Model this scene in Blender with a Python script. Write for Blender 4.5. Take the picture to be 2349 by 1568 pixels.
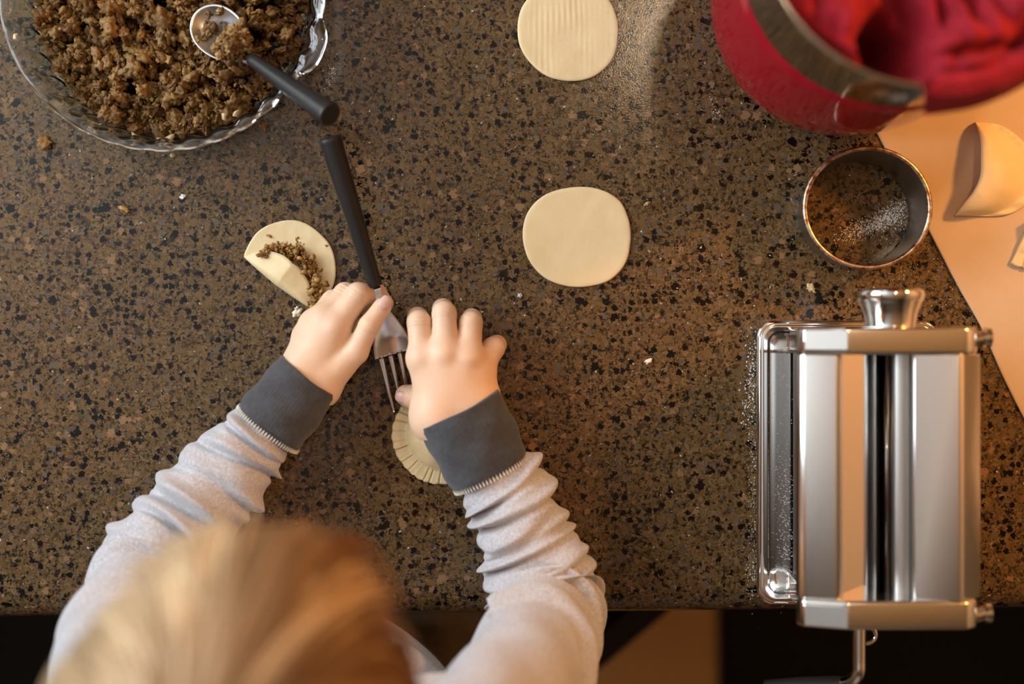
import bpy, math, random
import numpy as np
from mathutils import Vector, Matrix, noise as mnoise

for o in list(bpy.data.objects):
    bpy.data.objects.remove(o, do_unlink=True)
C = bpy.context.scene.collection
SC = bpy.context.scene
rng = np.random.default_rng(7)
random.seed(7)
PI = math.pi

# ------------------------------------------------------------------ camera, world, light, exposure
Z0 = 0.92            # height of the worktop above the floor
D = 1.076            # camera height above the worktop
FP = 50.0 / 36.0 * 2349.0

cam = bpy.data.cameras.new('camera')
cam.lens = 50.0
cam.sensor_width = 36.0
cam.sensor_fit = 'HORIZONTAL'
cam.clip_start = 0.05
cam.dof.use_dof = True
cam.dof.focus_distance = D - 0.014
cam.dof.aperture_fstop = 1.9
co = bpy.data.objects.new('camera', cam)
C.objects.link(co)
co.location = (0, 0, Z0 + D)
SC.camera = co

wd = bpy.data.worlds.new('world')
SC.world = wd
wd.use_nodes = True
wd.node_tree.nodes['Background'].inputs[0].default_value = (0.75, 0.85, 1.0, 1)
wd.node_tree.nodes['Background'].inputs[1].default_value = 0.6

SC.view_settings.view_transform = 'Standard'
SC.view_settings.look = 'None'
SC.view_settings.gamma = 1.0
SC.view_settings.use_curve_mapping = False
SC.view_settings.exposure = -0.10


def area_light(name, loc, rot, sx, sy, power, col):
    l = bpy.data.lights.new(name, 'AREA')
    l.shape = 'RECTANGLE'
    l.size = sx
    l.size_y = sy
    l.energy = power
    l.color = col
    o = bpy.data.objects.new(name, l)
    C.objects.link(o)
    o.location = loc
    o.rotation_euler = rot
    return o


def point_light(name, loc, rad, power, col):
    l = bpy.data.lights.new(name, 'POINT')
    l.energy = power
    l.shadow_soft_size = rad
    l.color = col
    o = bpy.data.objects.new(name, l)
    C.objects.link(o)
    o.location = loc
    return o


# daylight just outside the window, which lies to the left
area_light('window_daylight', (-1.50, 0.62, Z0 + 0.94), (0, -PI / 2, 0), 1.20, 1.5, 64, (0.84, 0.92, 1.0))
# warm lamps of the kitchen, up on the right
point_light('warm_lamp', (0.78, 0.40, Z0 + 0.60), 0.05, 23.0, (1.0, 0.45, 0.115))
cl = area_light('recessed_downlight', (0.324, 0.506, Z0 + 1.615), (0, 0, 0), 0.07, 0.07, 3.5, (1.0, 0.74, 0.48))
cl.data.shape = 'DISK'


# ------------------------------------------------------------------ helpers
def W(px, py, h=0.0):
    s = (D - h) / FP
    return np.array([(px - 1174.5) * s, (784.0 - py) * s, Z0 + h])


def PX(h=0.0):
    return (D - h) / FP


ORG = {}


def tag(o, label=None, cat=None, group=None, kind=None):
    if label:
        o['label'] = label
    if cat:
        o['category'] = cat
    if group:
        o['group'] = group
    if kind:
        o['kind'] = kind
    return o


def thing(name, loc, label, cat, group=None):
    o = bpy.data.objects.new(name, None)
    o.empty_display_size = 0.02
    C.objects.link(o)
    o.location = tuple(loc)
    ORG[o.name] = np.array(loc, float)
    return tag(o, label, cat, group)


def mk(name, V, F, mat, parent=None, smooth=True, loc=None, attr=None, sharp=None):
    """one mesh object; V in world space; faces: int array (n,k) or list of lists"""
    V = np.asarray(V, float)
    if parent is not None:
        org = ORG[parent.name]
    else:
        if loc is None:
            lo, hi = V.min(0), V.max(0)
            loc = np.array([(lo[0] + hi[0]) / 2, (lo[1] + hi[1]) / 2, lo[2]])
        org = np.array(loc, float)
    me = bpy.data.meshes.new(name)
    Vl = (V - org).astype(np.float32)
    if isinstance(F, np.ndarray):
        n, k = F.shape
        me.vertices.add(len(Vl))
        me.vertices.foreach_set('co', Vl.ravel())
        me.loops.add(n * k)
        me.loops.foreach_set('vertex_index', F.astype(np.int32).ravel())
        me.polygons.add(n)
        me.polygons.foreach_set('loop_start', np.arange(0, n * k, k, dtype=np.int32))
        me.polygons.foreach_set('loop_total', np.full(n, k, np.int32))
        me.update(calc_edges=True)
    else:
        me.from_pydata(Vl.tolist(), [], F)
    me.validate()
    if smooth:
        me.polygons.foreach_set('use_smooth', np.ones(len(me.polygons), bool))
        if sharp is not None:
            me.set_sharp_from_angle(angle=math.radians(sharp))
    if attr is not None:
        for an, av in attr.items():
            a = me.color_attributes.new(an, 'FLOAT_COLOR', 'POINT')
            a.data.foreach_set('color', np.asarray(av, np.float32).ravel())
    if mat is not None:
        me.materials.append(mat)
    o = bpy.data.objects.new(name, me)
    C.objects.link(o)
    ORG[o.name] = org
    if parent is not None:
        o.parent = parent
        # a part has its origin at the thing's base
    else:
        o.location = tuple(org)
    return o


def grid_faces(nu, nv, wrap_u=False, wrap_v=False, off=0):
    iu = np.arange(nu if wrap_u else nu - 1)
    iv = np.arange(nv if wrap_v else nv - 1)
    A, B = np.meshgrid(iu, iv, indexing='ij')
    A = A.ravel()
    B = B.ravel()
    A1 = (A + 1) % nu
    B1 = (B + 1) % nv
    return np.stack([A * nv + B, A1 * nv + B, A1 * nv + B1, A * nv + B1], 1) + off


def lathe(prof, n=96, cx=0, cy=0, cz=0, closed=True):
    prof = np.asarray(prof, float)
    a = np.linspace(0, 2 * PI, n, endpoint=False)
    m = len(prof)
    V = np.zeros((n, m, 3))
    V[:, :, 0] = cx + np.cos(a)[:, None] * prof[None, :, 0]
    V[:, :, 1] = cy + np.sin(a)[:, None] * prof[None, :, 0]
    V[:, :, 2] = cz + prof[None, :, 1]
    return V.reshape(-1, 3), grid_faces(n, m, True, closed)


def smooth_path(pts, n):
    """Catmull-Rom through rows of any width"""
    P = np.asarray(pts, float)
    P = np.vstack([2 * P[0] - P[1], P, 2 * P[-1] - P[-2]])
    m = len(P) - 3
    out = []
    for u in np.linspace(0, m - 1e-9, n):
        i = int(u)
        t = u - i
        p0, p1, p2, p3 = P[i], P[i + 1], P[i + 2], P[i + 3]
        out.append(0.5 * ((2 * p1) + (-p0 + p2) * t + (2 * p0 - 5 * p1 + 4 * p2 - p3) * t * t + (-p0 + 3 * p1 - 3 * p2 + p3) * t ** 3))
    return np.array(out)


def tube(path, rad, n=24, rz=1.0, cap=True, disp=None, up=(0, 0, 1)):
    """tube round a path; rad per point (side radius), rz flattens along the up side; disp(i_frac, phi) extra radius"""
    P = np.asarray(path, float)
    m = len(P)
    R = np.broadcast_to(np.asarray(rad, float), (m,))
    RZ = np.broadcast_to(np.asarray(rz, float), (m,))
    T = np.gradient(P, axis=0)
    T /= np.linalg.norm(T, axis=1)[:, None]
    upv = np.array(up, float)
    S = np.cross(T, upv)
    S /= np.linalg.norm(S, axis=1)[:, None] + 1e-12
    U = np.cross(S, T)
    phi = np.linspace(0, 2 * PI, n, endpoint=False)
    RR = np.repeat(R[:, None], n, 1)
    if disp is not None:
        RR = RR + disp(np.linspace(0, 1, m)[:, None], phi[None, :])
    V = P[:, None, :] + RR[:, :, None] * (np.cos(phi)[None, :, None] * S[:, None, :] + (np.sin(phi)[None, :, None] * RZ[:, None, None]) * U[:, None, :])
    V = V.reshape(-1, 3)
    F = grid_faces(m, n, False, True)
    if cap:
        c0 = len(V)
        V = np.vstack([V, P[0], P[-1]])
        j = np.arange(n)
        j1 = (j + 1) % n
        # quads with a doubled centre are avoided: triangles are written as lists
        F = F.tolist() + np.stack([np.full(n, c0), j1, j], 1).tolist() + np.stack([np.full(n, c0 + 1), (m - 1) * n + j, (m - 1) * n + j1], 1).tolist()
    return V, F


def join(*vf):
    Vs, Fs, off = [], [], 0
    for V, F in vf:
        V = np.asarray(V, float)
        Vs.append(V)
        Fl = F.tolist() if isinstance(F, np.ndarray) else F
        Fs += [[i + off for i in f] for f in Fl]
        off += len(V)
    return np.vstack(Vs), Fs


def box(x0, x1, y0, y1, z0, z1):
    V = np.array([[x0, y0, z0], [x1, y0, z0], [x1, y1, z0], [x0, y1, z0], [x0, y0, z1], [x1, y0, z1], [x1, y1, z1], [x0, y1, z1]], float)
    F = np.array([[3, 2, 1, 0], [4, 5, 6, 7], [0, 1, 5, 4], [1, 2, 6, 5], [2, 3, 7, 6], [3, 0, 4, 7]])
    return V, F


def prism_y(prof, y0, y1):
    """profile of (x, z) points, extruded along y"""
    n = len(prof)
    V = np.array([[p[0], y0, p[1]] for p in prof] + [[p[0], y1, p[1]] for p in prof], float)
    F = [[i, (i + 1) % n, n + (i + 1) % n, n + i] for i in range(n)]
    F.append(list(range(n))[::-1])
    F.append(list(range(n, 2 * n)))
    return V, F


def rrect(cx, cy, hx, hy, r, z, k=8):
    out = []
    for sx, sy, a0 in ((1, 1, 0), (-1, 1, PI / 2), (-1, -1, PI), (1, -1, 1.5 * PI)):
        for j in range(k + 1):
            a = a0 + j / k * PI / 2
            out.append([cx + sx * (hx - r) + r * math.cos(a), cy + sy * (hy - r) + r * math.sin(a), z])
    return out


def loft(loops, cap0=False, cap1=False):
    n = len(loops[0])
    V = np.array([p for l in loops for p in l], float)
    F = grid_faces(len(loops), n, False, True).tolist()
    if cap0:
        F.append(list(range(n))[::-1])
    if cap1:
        b = (len(loops) - 1) * n
        F.append([b + i for i in range(n)])
    return V, F


def bevel(o, w, seg=3, ang=30):
    m = o.modifiers.new('edge', 'BEVEL')
    m.width = w
    m.segments = seg
    m.limit_method = 'ANGLE'
    m.angle_limit = math.radians(ang)
    return o


def solid(o, t, off=-1):
    m = o.modifiers.new('thickness', 'SOLIDIFY')
    m.thickness = t
    m.offset = off
    return o


def sstep(a, b, x):
    t = np.clip((x - a) / (b - a), 0, 1)
    return t * t * (3 - 2 * t)


def fnoise(P, scale, seed=0.0, oct=3):
    """fractal noise at points (n,3) -> n"""
    P = np.asarray(P, float) * scale + seed
    return np.array([mnoise.fractal(Vector(p), 1.0, 2.0, oct) for p in P])


def in_poly(x, y, poly):
    inside = np.zeros(x.shape, bool)
    n = len(poly)
    for i in range(n):
        x0, y0 = poly[i]
        x1, y1 = poly[(i + 1) % n]
        cond = ((y0 > y) != (y1 > y))
        with np.errstate(divide='ignore', invalid='ignore'):
            xi = (x1 - x0) * (y - y0) / (y1 - y0 + 1e-12) + x0
        inside ^= cond & (x < xi)
    return inside


# ---- signed distance fields and their meshing (organic shapes as one continuous surface)
def rcone(P, a, b, r1, r2):
    a = np.asarray(a, float)
    b = np.asarray(b, float)
    ba = b - a
    l = np.linalg.norm(ba)
    t = np.clip(((P - a) @ ba) / (l * l + 1e-12), 0, 1)
    d = np.linalg.norm(P - (a + t[..., None] * ba), axis=-1)
    return d - (r1 + (r2 - r1) * t)


def ellip(P, c, r, M=None):
    q = P - np.asarray(c, float)
    if M is not None:
        q = q @ M
    r = np.asarray(r, float)
    k0 = np.linalg.norm(q / r, axis=-1)
    k1 = np.linalg.norm(q / (r * r), axis=-1)
    return k0 * (k0 - 1.0) / (k1 + 1e-9)


def smin(a, b, k):
    h = np.clip(0.5 + 0.5 * (b - a) / k, 0, 1)
    return b + (a - b) * h - k * h * (1 - h)


def surface_nets(fn, lo, hi, h):
    lo = np.asarray(lo, float)
    hi = np.asarray(hi, float)
    n = np.ceil((hi - lo) / h).astype(int) + 1
    g = [lo[i] + h * np.arange(n[i]) for i in range(3)]
    Fv = np.empty(n, np.float32)
    step = max(1, int(400000 // (n[1] * n[2])))
    for i in range(0, n[0], step):
        X, Y, Z = np.meshgrid(g[0][i:i + step], g[1], g[2], indexing='ij')
        Fv[i:i + step] = fn(np.stack([X, Y, Z], -1))
    S = Fv < 0
    c = [n[0] - 1, n[1] - 1, n[2] - 1]
    cnt = np.zeros(c, np.int8)
    for dx in (0, 1):
        for dy in (0, 1):
            for dz in (0, 1):
                cnt += S[dx:dx + c[0], dy:dy + c[1], dz:dz + c[2]]
    act = (cnt > 0) & (cnt < 8)
    idx = np.full(c, -1, np.int64)
    ii = np.argwhere(act)
    idx[act] = np.arange(len(ii))
    acc = np.zeros((len(ii), 3))
    num = np.zeros(len(ii))
    cor = [(x, y, z) for x in (0, 1) for y in (0, 1) for z in (0, 1)]
    for a in cor:
        for ax in range(3):
            if a[ax]:
                continue
            b = list(a)
            b[ax] = 1
            fa = Fv[ii[:, 0] + a[0], ii[:, 1] + a[1], ii[:, 2] + a[2]]
            fb = Fv[ii[:, 0] + b[0], ii[:, 1] + b[1], ii[:, 2] + b[2]]
            m = (fa < 0) != (fb < 0)
            t = np.where(m, fa / np.where(m, fa - fb, 1), 0)
            p = np.array(a, float)[None] + t[:, None] * (np.array(b) - np.array(a))[None]
            acc += p * m[:, None]
            num += m
    V = lo + h * (ii + acc / num[:, None])
    Q = []
    for ax in range(3):
        u, v = (ax + 1) % 3, (ax + 2) % 3
        sl0 = [slice(1, c[i]) for i in range(3)]
        sl1 = [slice(1, c[i]) for i in range(3)]
        sl0[ax] = slice(0, n[ax] - 1)
        sl1[ax] = slice(1, n[ax])
        A = S[tuple(sl0)]
        B = S[tuple(sl1)]
        e = np.argwhere(A != B)
        if not len(e):
            continue
        up = A[e[:, 0], e[:, 1], e[:, 2]]
        base = e.copy()
        for i in range(3):
            if i != ax:
                base[:, i] += 1
        def cell(du, dv):
            q = base.copy()
            q[:, u] -= du
            q[:, v] -= dv
            return idx[q[:, 0], q[:, 1], q[:, 2]]
        quad = np.stack([cell(1, 1), cell(0, 1), cell(0, 0), cell(1, 0)], 1)
        quad[~up] = quad[~up][:, ::-1]
        Q.append(quad)
    Q = np.vstack(Q)
    Q = Q[(Q >= 0).all(1)]
    # two rounds of gentle relaxation
    for _ in range(2):
        s = np.zeros_like(V)
        k = np.zeros(len(V))
        for j in range(4):
            for d in (1, 3):
                np.add.at(s, Q[:, j], V[Q[:, (j + d) % 4]])
                np.add.at(k, Q[:, j], 1)
        k[k == 0] = 1
        V = 0.5 * V + 0.5 * s / k[:, None]
    return V, Q


# ------------------------------------------------------------------ materials
MATS = {}


def nmat(name):
    m = bpy.data.materials.new(name)
    m.use_nodes = True
    nt = m.node_tree
    return m, nt, nt.nodes['Principled BSDF']


def pm(name, col, rough=0.5, metal=0.0, bump=None, bscale=200.0, var=None, vscale=60.0, coat=0.0, sss=0.0, sssr=(1, .35, .2), sheen=0.0, trans=0.0, ior=1.45, spec=0.5, stretch=None, detail=4.0):
    m, nt, b = nmat(name)
    N, L = nt.nodes, nt.links
    b.inputs['Base Color'].default_value = (*col, 1)
    b.inputs['Roughness'].default_value = rough
    b.inputs['Metallic'].default_value = metal
    b.inputs['Coat Weight'].default_value = coat
    b.inputs['Coat Roughness'].default_value = 0.03
    b.inputs['Subsurface Weight'].default_value = sss
    b.inputs['Subsurface Radius'].default_value = sssr
    b.inputs['Subsurface Scale'].default_value = 0.006
    b.inputs['Sheen Weight'].default_value = sheen
    b.inputs['Transmission Weight'].default_value = trans
    b.inputs['IOR'].default_value = ior
    b.inputs['Specular IOR Level'].default_value = spec
    tc = N.new('ShaderNodeTexCoord')
    src = tc.outputs['Object']
    if stretch:
        mp = N.new('ShaderNodeMapping')
        mp.inputs['Scale'].default_value = stretch
        L.new(src, mp.inputs['Vector'])
        src = mp.outputs['Vector']
    if var:
        nz = N.new('ShaderNodeTexNoise')
        nz.inputs['Scale'].default_value = vscale
        nz.inputs['Detail'].default_value = detail
        nz.inputs['Roughness'].default_value = 0.65
        L.new(src, nz.inputs['Vector'])
        cr = N.new('ShaderNodeValToRGB')
        e = cr.color_ramp.elements
        e[0].position = 0.36
        e[0].color = (*col, 1)
        e[1].position = 0.66
        e[1].color = (*var, 1)
        L.new(nz.outputs['Fac'], cr.inputs['Fac'])
        L.new(cr.outputs['Color'], b.inputs['Base Color'])
    if bump:
        nz2 = N.new('ShaderNodeTexNoise')
        nz2.inputs['Scale'].default_value = bscale
        nz2.inputs['Detail'].default_value = 3
        L.new(src, nz2.inputs['Vector'])
        bp = N.new('ShaderNodeBump')
        bp.inputs['Strength'].default_value = 1.0
        bp.inputs['Distance'].default_value = bump
        L.new(nz2.outputs['Fac'], bp.inputs['Height'])
        L.new(bp.outputs['Normal'], b.inputs['Normal'])
    MATS[name] = m
    return m


def granite():
    m, nt, b = nmat('speckled_granite')
    N, L = nt.nodes, nt.links
    tc = N.new('ShaderNodeTexCoord')

    def noise(scale, detail=2.0, vec=None):
        n = N.new('ShaderNodeTexNoise')
        n.inputs['Scale'].default_value = scale
        n.inputs['Detail'].default_value = detail
        L.new(vec or tc.outputs['Object'], n.inputs['Vector'])
        return n

    def warp(scale, amt, detail=2.0):
        n = noise(scale, detail)
        s = N.new('ShaderNodeVectorMath')
        s.operation = 'SUBTRACT'
        s.inputs[1].default_value = (.5, .5, .5)
        L.new(n.outputs['Color'], s.inputs[0])
        k = N.new('ShaderNodeVectorMath')
        k.operation = 'SCALE'
        k.inputs['Scale'].default_value = amt
        L.new(s.outputs[0], k.inputs[0])
        a = N.new('ShaderNodeVectorMath')
        a.operation = 'ADD'
        L.new(tc.outputs['Object'], a.inputs[0])
        L.new(k.outputs[0], a.inputs[1])
        return a.outputs[0]

    def voro(scale, vec):
        v = N.new('ShaderNodeTexVoronoi')
        v.inputs['Scale'].default_value = scale
        L.new(vec, v.inputs['Vector'])
        sp = N.new('ShaderNodeSeparateColor')
        L.new(v.outputs['Color'], sp.inputs[0])
        return v.outputs['Distance'], sp.outputs[0], sp.outputs[1]

    def ramp(fac, stops, interp='CONSTANT'):
        r = N.new('ShaderNodeValToRGB')
        r.color_ramp.interpolation = interp
        e = r.color_ramp.elements
        e[0].position, e[0].color = stops[0][0], (*stops[0][1], 1)
        e[1].position, e[1].color = stops[1][0], (*stops[1][1], 1)
        for p, c in stops[2:]:
            q = e.new(p)
            q.color = (*c, 1)
        L.new(fac, r.inputs['Fac'])
        return r.outputs['Color']

    def math_(op, a, bv):
        n = N.new('ShaderNodeMath')
        n.operation = op
        if isinstance(a, float):
            n.inputs[0].default_value = a
        else:
            L.new(a, n.inputs[0])
        if isinstance(bv, float):
            n.inputs[1].default_value = bv
        else:
            L.new(bv, n.inputs[1])
        return n.outputs[0]

    def mix(fac, a, c):
        n = N.new('ShaderNodeMix')
        n.data_type = 'RGBA'
        L.new(fac, n.inputs[0])
        L.new(a, n.inputs[6])
        L.new(c, n.inputs[7])
        return n.outputs[2]

    wf = warp(700, 0.0040, 4)
    wm = warp(380, 0.0060, 4)
    wc = warp(420, 0.0042, 4)
    jag = noise(520, 3).outputs['Fac']
    d1, r1, g1 = voro(760, wf)
    fine = ramp(r1, [(0.0, (.030, .019, .009)), (0.12, (.105, .060, .023)), (0.36, (.135, .080, .031)), (0.58, (.062, .038, .017)), (0.70, (.160, .098, .042)), (0.84, (.195, .122, .058)), (0.92, (.016, .012, .008)), (0.96, (.12, .092, .065))])
    d2, r2, g2 = voro(400, wm)
    mid = ramp(r2, [(0.0, (.012, .010, .007)), (0.14, (.125, .072, .027)), (0.40, (.046, .030, .014)), (0.56, (.145, .090, .038)), (0.78, (.185, .115, .055)), (0.92, (.085, .068, .050))])
    base = mix(math_('GREATER_THAN', g2, 0.50), fine, mid)
    # grain that breaks every flake up
    nz = noise(1500, 2).outputs['Fac']
    gr = ramp(nz, [(0.30, (.50, .50, .50)), (0.70, (1.42, 1.42, 1.42))], 'LINEAR')
    mm = N.new('ShaderNodeMix')
    mm.data_type = 'RGBA'
    mm.blend_type = 'MULTIPLY'
    mm.inputs[0].default_value = 1.0
    L.new(base, mm.inputs[6])
    L.new(gr, mm.inputs[7])
    base = mm.outputs[2]

    def jagged(d, amt):
        return math_('ADD', d, math_('MULTIPLY', math_('SUBTRACT', jag, 0.5), amt))
    d3, r3, g3 = voro(170, wc)
    chip = ramp(r3, [(0.0, (.003, .0026, .0022)), (0.64, (.235, .135, .066)), (0.72, (.150, .088, .034)), (0.86, (.105, .088, .068))])
    m3 = math_('MULTIPLY', math_('GREATER_THAN', g3, 0.58), math_('LESS_THAN', jagged(d3, 0.75), 0.40))
    base = mix(m3, base, chip)
    d4, r4, g4 = voro(100, warp(330, 0.005, 3))
    chip4 = ramp(r4, [(0.0, (.004, .0035, .003)), (0.50, (.25, .145, .072)), (0.75, (.145, .085, .034))])
    m4 = math_('MULTIPLY', math_('GREATER_THAN', g4, 0.86), math_('LESS_THAN', jagged(d4, 0.55), 0.33))
    base = mix(m4, base, chip4)
    d5, r5, g5 = voro(330, wf)
    spk = ramp(r5, [(0.0, (.60, .58, .52)), (0.45, (.30, .28, .24))])
    m5 = math_('MULTIPLY', math_('GREATER_THAN', g5, 0.962), math_('LESS_THAN', d5, 0.22))
    base = mix(m5, base, spk)
    L.new(base, b.inputs['Base Color'])
    rn = noise(35, 3)
    mr = N.new('ShaderNodeMapRange')
    mr.inputs['To Min'].default_value = 0.07
    mr.inputs['To Max'].default_value = 0.20
    L.new(rn.outputs['Fac'], mr.inputs['Value'])
    L.new(mr.outputs[0], b.inputs['Roughness'])
    bp = N.new('ShaderNodeBump')
    bp.inputs['Distance'].default_value = 0.00012
    bp.inputs['Strength'].default_value = 0.6
    L.new(noise(900, 3).outputs['Fac'], bp.inputs['Height'])
    L.new(bp.outputs['Normal'], b.inputs['Normal'])
    b.inputs['Specular IOR Level'].default_value = 0.32
    return m


def attr_mat(name, rough, bump=None, bscale=500, spec=0.5, sss=0.0):
    m, nt, b = nmat(name)
    a = nt.nodes.new('ShaderNodeAttribute')
    a.attribute_name = 'tint'
    nt.links.new(a.outputs['Color'], b.inputs['Base Color'])
    b.inputs['Roughness'].default_value = rough
    b.inputs['Specular IOR Level'].default_value = spec
    b.inputs['Subsurface Weight'].default_value = sss
    b.inputs['Subsurface Scale'].default_value = 0.003
    if bump:
        tc = nt.nodes.new('ShaderNodeTexCoord')
        n = nt.nodes.new('ShaderNodeTexNoise')
        n.inputs['Scale'].default_value = bscale
        nt.links.new(tc.outputs['Object'], n.inputs['Vector'])
        bp = nt.nodes.new('ShaderNodeBump')
        bp.inputs['Distance'].default_value = bump
        nt.links.new(n.outputs['Fac'], bp.inputs['Height'])
        nt.links.new(bp.outputs['Normal'], b.inputs['Normal'])
    return m


GRANITE = granite()
WALLP = pm('wall_paint', (.66, .62, .56), .8)
CEILP = pm('ceiling_paint', (.64, .61, .57), .85)
FRAMEP = pm('window_frame_paint', (.8, .79, .76), .5)
BOUNCEW = pm('orange_bounce_paint', (.62, .38, .18), .7)  # orange tint chosen to add warm reflected light
FLOORW = pm('floor_wood', (.66, .35, .11), .45, var=(.74, .42, .15), vscale=8, stretch=(1, 9, 1), bump=.0004, bscale=30)
DARKW = pm('dark_wood', (.026, .016, .011), .4, var=(.045, .027, .018), vscale=14, stretch=(9, 1, 1))
DARKF = pm('dark_fibre', (.035, .026, .018), .95, var=(.055, .042, .028), vscale=300, bump=.002, bscale=600)
STEEL = pm('brushed_steel', (.52, .50, .46), .10, 1.0, bump=.00002, bscale=900)
CHROME = pm('chrome', (.80, .79, .77), .09, 1.0)
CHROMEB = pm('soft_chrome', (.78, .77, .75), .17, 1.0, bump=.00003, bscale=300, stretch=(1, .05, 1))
SHADEST = pm('shade_steel', (.16, .15, .14), .35, 1.0)  # steel darkened as if shaded, for one machine panel
ROLLER = pm('roller_steel', (.50, .48, .45), .32, 1.0)
FORKST = pm('fork_steel', (.70, .68, .67), .22, 1.0, bump=.00003, bscale=500)
SPOONST = pm('spoon_steel', (.72, .70, .67), .26, 1.0, bump=.00004, bscale=400)
TIN = pm('worn_tin', (.42, .39, .34), .30, 1.0, var=(.52, .49, .44), vscale=60, bump=.00006, bscale=260)
RUST = pm('rusty_tin', (.62, .52, .40), .30, 1.0, var=(.22, .08, .035), vscale=210, detail=2.0, bump=.0001, bscale=260)
BLACKP = pm('black_plastic', (.017, .015, .014), .42, bump=.00005, bscale=900)
BLACKM = pm('black_metal', (.012, .011, .011), .5)
REDGL = pm('red_gloss', (.36, .002, .017), .09, coat=0.0, spec=.32)
REDCL = pm('red_cloth', (.25, .003, .014), .95, var=(.34, .008, .022), vscale=90, bump=.0007, bscale=850)
GLASS = pm('clear_glass', (.955, .985, .965), .012, trans=1.0, ior=1.47)
DOUGH = pm('raw_dough', (.83, .65, .36), .55, var=(.86, .69, .41), vscale=45, bump=.00018, bscale=330, sss=.18, sssr=(1, .7, .4))
PARCH = pm('parchment', (.60, .44, .285), .62, var=(.64, .475, .315), vscale=22, bump=.0002, bscale=140)
SKIN = pm('skin', (.83, .56, .38), .46, var=(.86, .60, .42), vscale=34, bump=.00016, bscale=520, sss=.35, sssr=(1, .32, .18))
NAIL = pm('fingernail', (.84, .50, .42), .3, sss=.2)
HEATHER = pm('heather_grey_jersey', (.42, .41, .435), .92, var=(.64, .63, .645), vscale=520, stretch=(1, 1, 1), bump=.0006, bscale=900, sheen=.35, detail=6)
CUFFM = pm('charcoal_rib', (.048, .049, .055), .95, var=(.066, .068, .075), vscale=240, bump=.0005, bscale=1100, sheen=.25)
THREAD = pm('pale_thread', (.66, .64, .56), .8)
KHAKI = pm('khaki_twill', (.30, .20, .10), .9, var=(.36, .25, .13), vscale=160, bump=.0004, bscale=900)
PUFF = pm('shade_upholstery', (.018, .010, .010), .85, bump=.0004, bscale=600)  # black tone in place of shade below the worktop
FLOURM = pm('flour', (.86, .83, .78), .95)
FILL = attr_mat('cooked_filling', .46, bump=.0006, bscale=800, spec=.35, sss=.05)
HAIRM = attr_mat('blond_hair', .42, spec=.4)
CRUMBM = attr_mat('crumb', .6, bump=.0002, bscale=900)
EYEW = pm('eye_white', (.85, .84, .82), .2)
EYEI = pm('eye_iris', (.08, .14, .20), .2)

# ------------------------------------------------------------------ the room
def structure(name, V, F, mat, sm=False):
    return tag(mk(name, V, F, mat, smooth=sm), kind='structure')


XL, XR, YB, YF, ZC = -1.45, 1.35, -2.0, 2.0, 2.55
structure('floor', *box(XL - .1, XR + .1, YB - .1, YF + .1, -.05, 0), FLOORW)
structure('ceiling', *box(XL - .1, XR + .1, YB - .1, YF + .1, ZC, ZC + .05), CEILP)
structure('wall_right', *box(XR, XR + .1, YB, YF, 0, ZC), BOUNCEW)  # unseen wall set close and tinted orange to bounce the lamp's warmth
structure('wall_front', *box(XL, XR, YB - .1, YB, 0, ZC), WALLP)
structure('wall_back', *box(XL, XR, YF, YF + .1, 0, ZC), WALLP)
wy0, wy1, wz0, wz1 = -.13, 1.37, Z0 + .34, Z0 + 1.54
structure('wall_left', *join(box(XL - .1, XL, YB, wy0, 0, ZC), box(XL - .1, XL, wy1, YF, 0, ZC), box(XL - .1, XL, wy0, wy1, 0, wz0), box(XL - .1, XL, wy0, wy1, wz1, ZC)), WALLP)
fr = [box(XL - .02, XL + .02, wy0, wy0 + .05, wz0, wz1), box(XL - .02, XL + .02, wy1 - .05, wy1, wz0, wz1), box(XL - .02, XL + .02, wy0, wy1, wz0, wz0 + .05), box(XL - .02, XL + .02, wy0, wy1, wz1 - .05, wz1)]
win = structure('window_1', *join(*fr), FRAMEP)
for k in range(1, 4):
    y = wy0 + (wy1 - wy0) * k / 4
    mk('mullion', *box(XL - .015, XL + .015, y - .016, y + .016, wz0, wz1), FRAMEP, win, False)
for k in range(1, 3):
    z = wz0 + (wz1 - wz0) * k / 3
    mk('mullion', *box(XL - .014, XL + .014, wy0, wy1, z - .016, z + .016), FRAMEP, win, False)

# ------------------------------------------------------------------ worktop with a rounded front edge
def worktop():
    r = 0.021
    yf, yb = -0.2075, 0.62
    prof = [(yb, 0.0)]
    prof.append((yf + r, 0.0))
    for k in range(1, 17):
        a = PI / 2 + PI * k / 16
        prof.append((yf + r + r * math.cos(a), -r + r * math.sin(a)))
    prof.append((yb, -2 * r))
    xs = np.linspace(-.95, .95, 24)
    P = np.array(prof)
    sl = math.tan(math.radians(0.50))
    V = np.zeros((len(xs), len(P), 3))
    V[:, :, 0] = xs[:, None]
    V[:, :, 1] = P[None, :, 0] + np.where(P[None, :, 0] < 0, xs[:, None] * sl, 0)
    V[:, :, 2] = Z0 + P[None, :, 1]
    n = len(P)
    F = grid_faces(len(xs), n, False, True).tolist()
    F.append(list(range(n)))
    F.append([(len(xs) - 1) * n + i for i in range(n)][::-1])
    o = mk('worktop', V.reshape(-1, 3), F, GRANITE, smooth=True, sharp=40)
    return tag(o, 'speckled brown and black granite worktop with a rounded front edge', 'countertop')


worktop()
isl = thing('kitchen_island', (0, .30, 0), 'dark wooden island cabinet carrying the granite worktop', 'cabinet')
bevel(mk('carcass', *box(-.9, .9, .24, .60, 0, Z0 - .042), DARKW, isl, False), .004)
for k in range(4):
    d = bevel(mk('door', *box(-.88 + .45 * k, -.47 + .45 * k, .22, .24, .1, Z0 - .07), DARKW, isl, False), .004)

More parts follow.
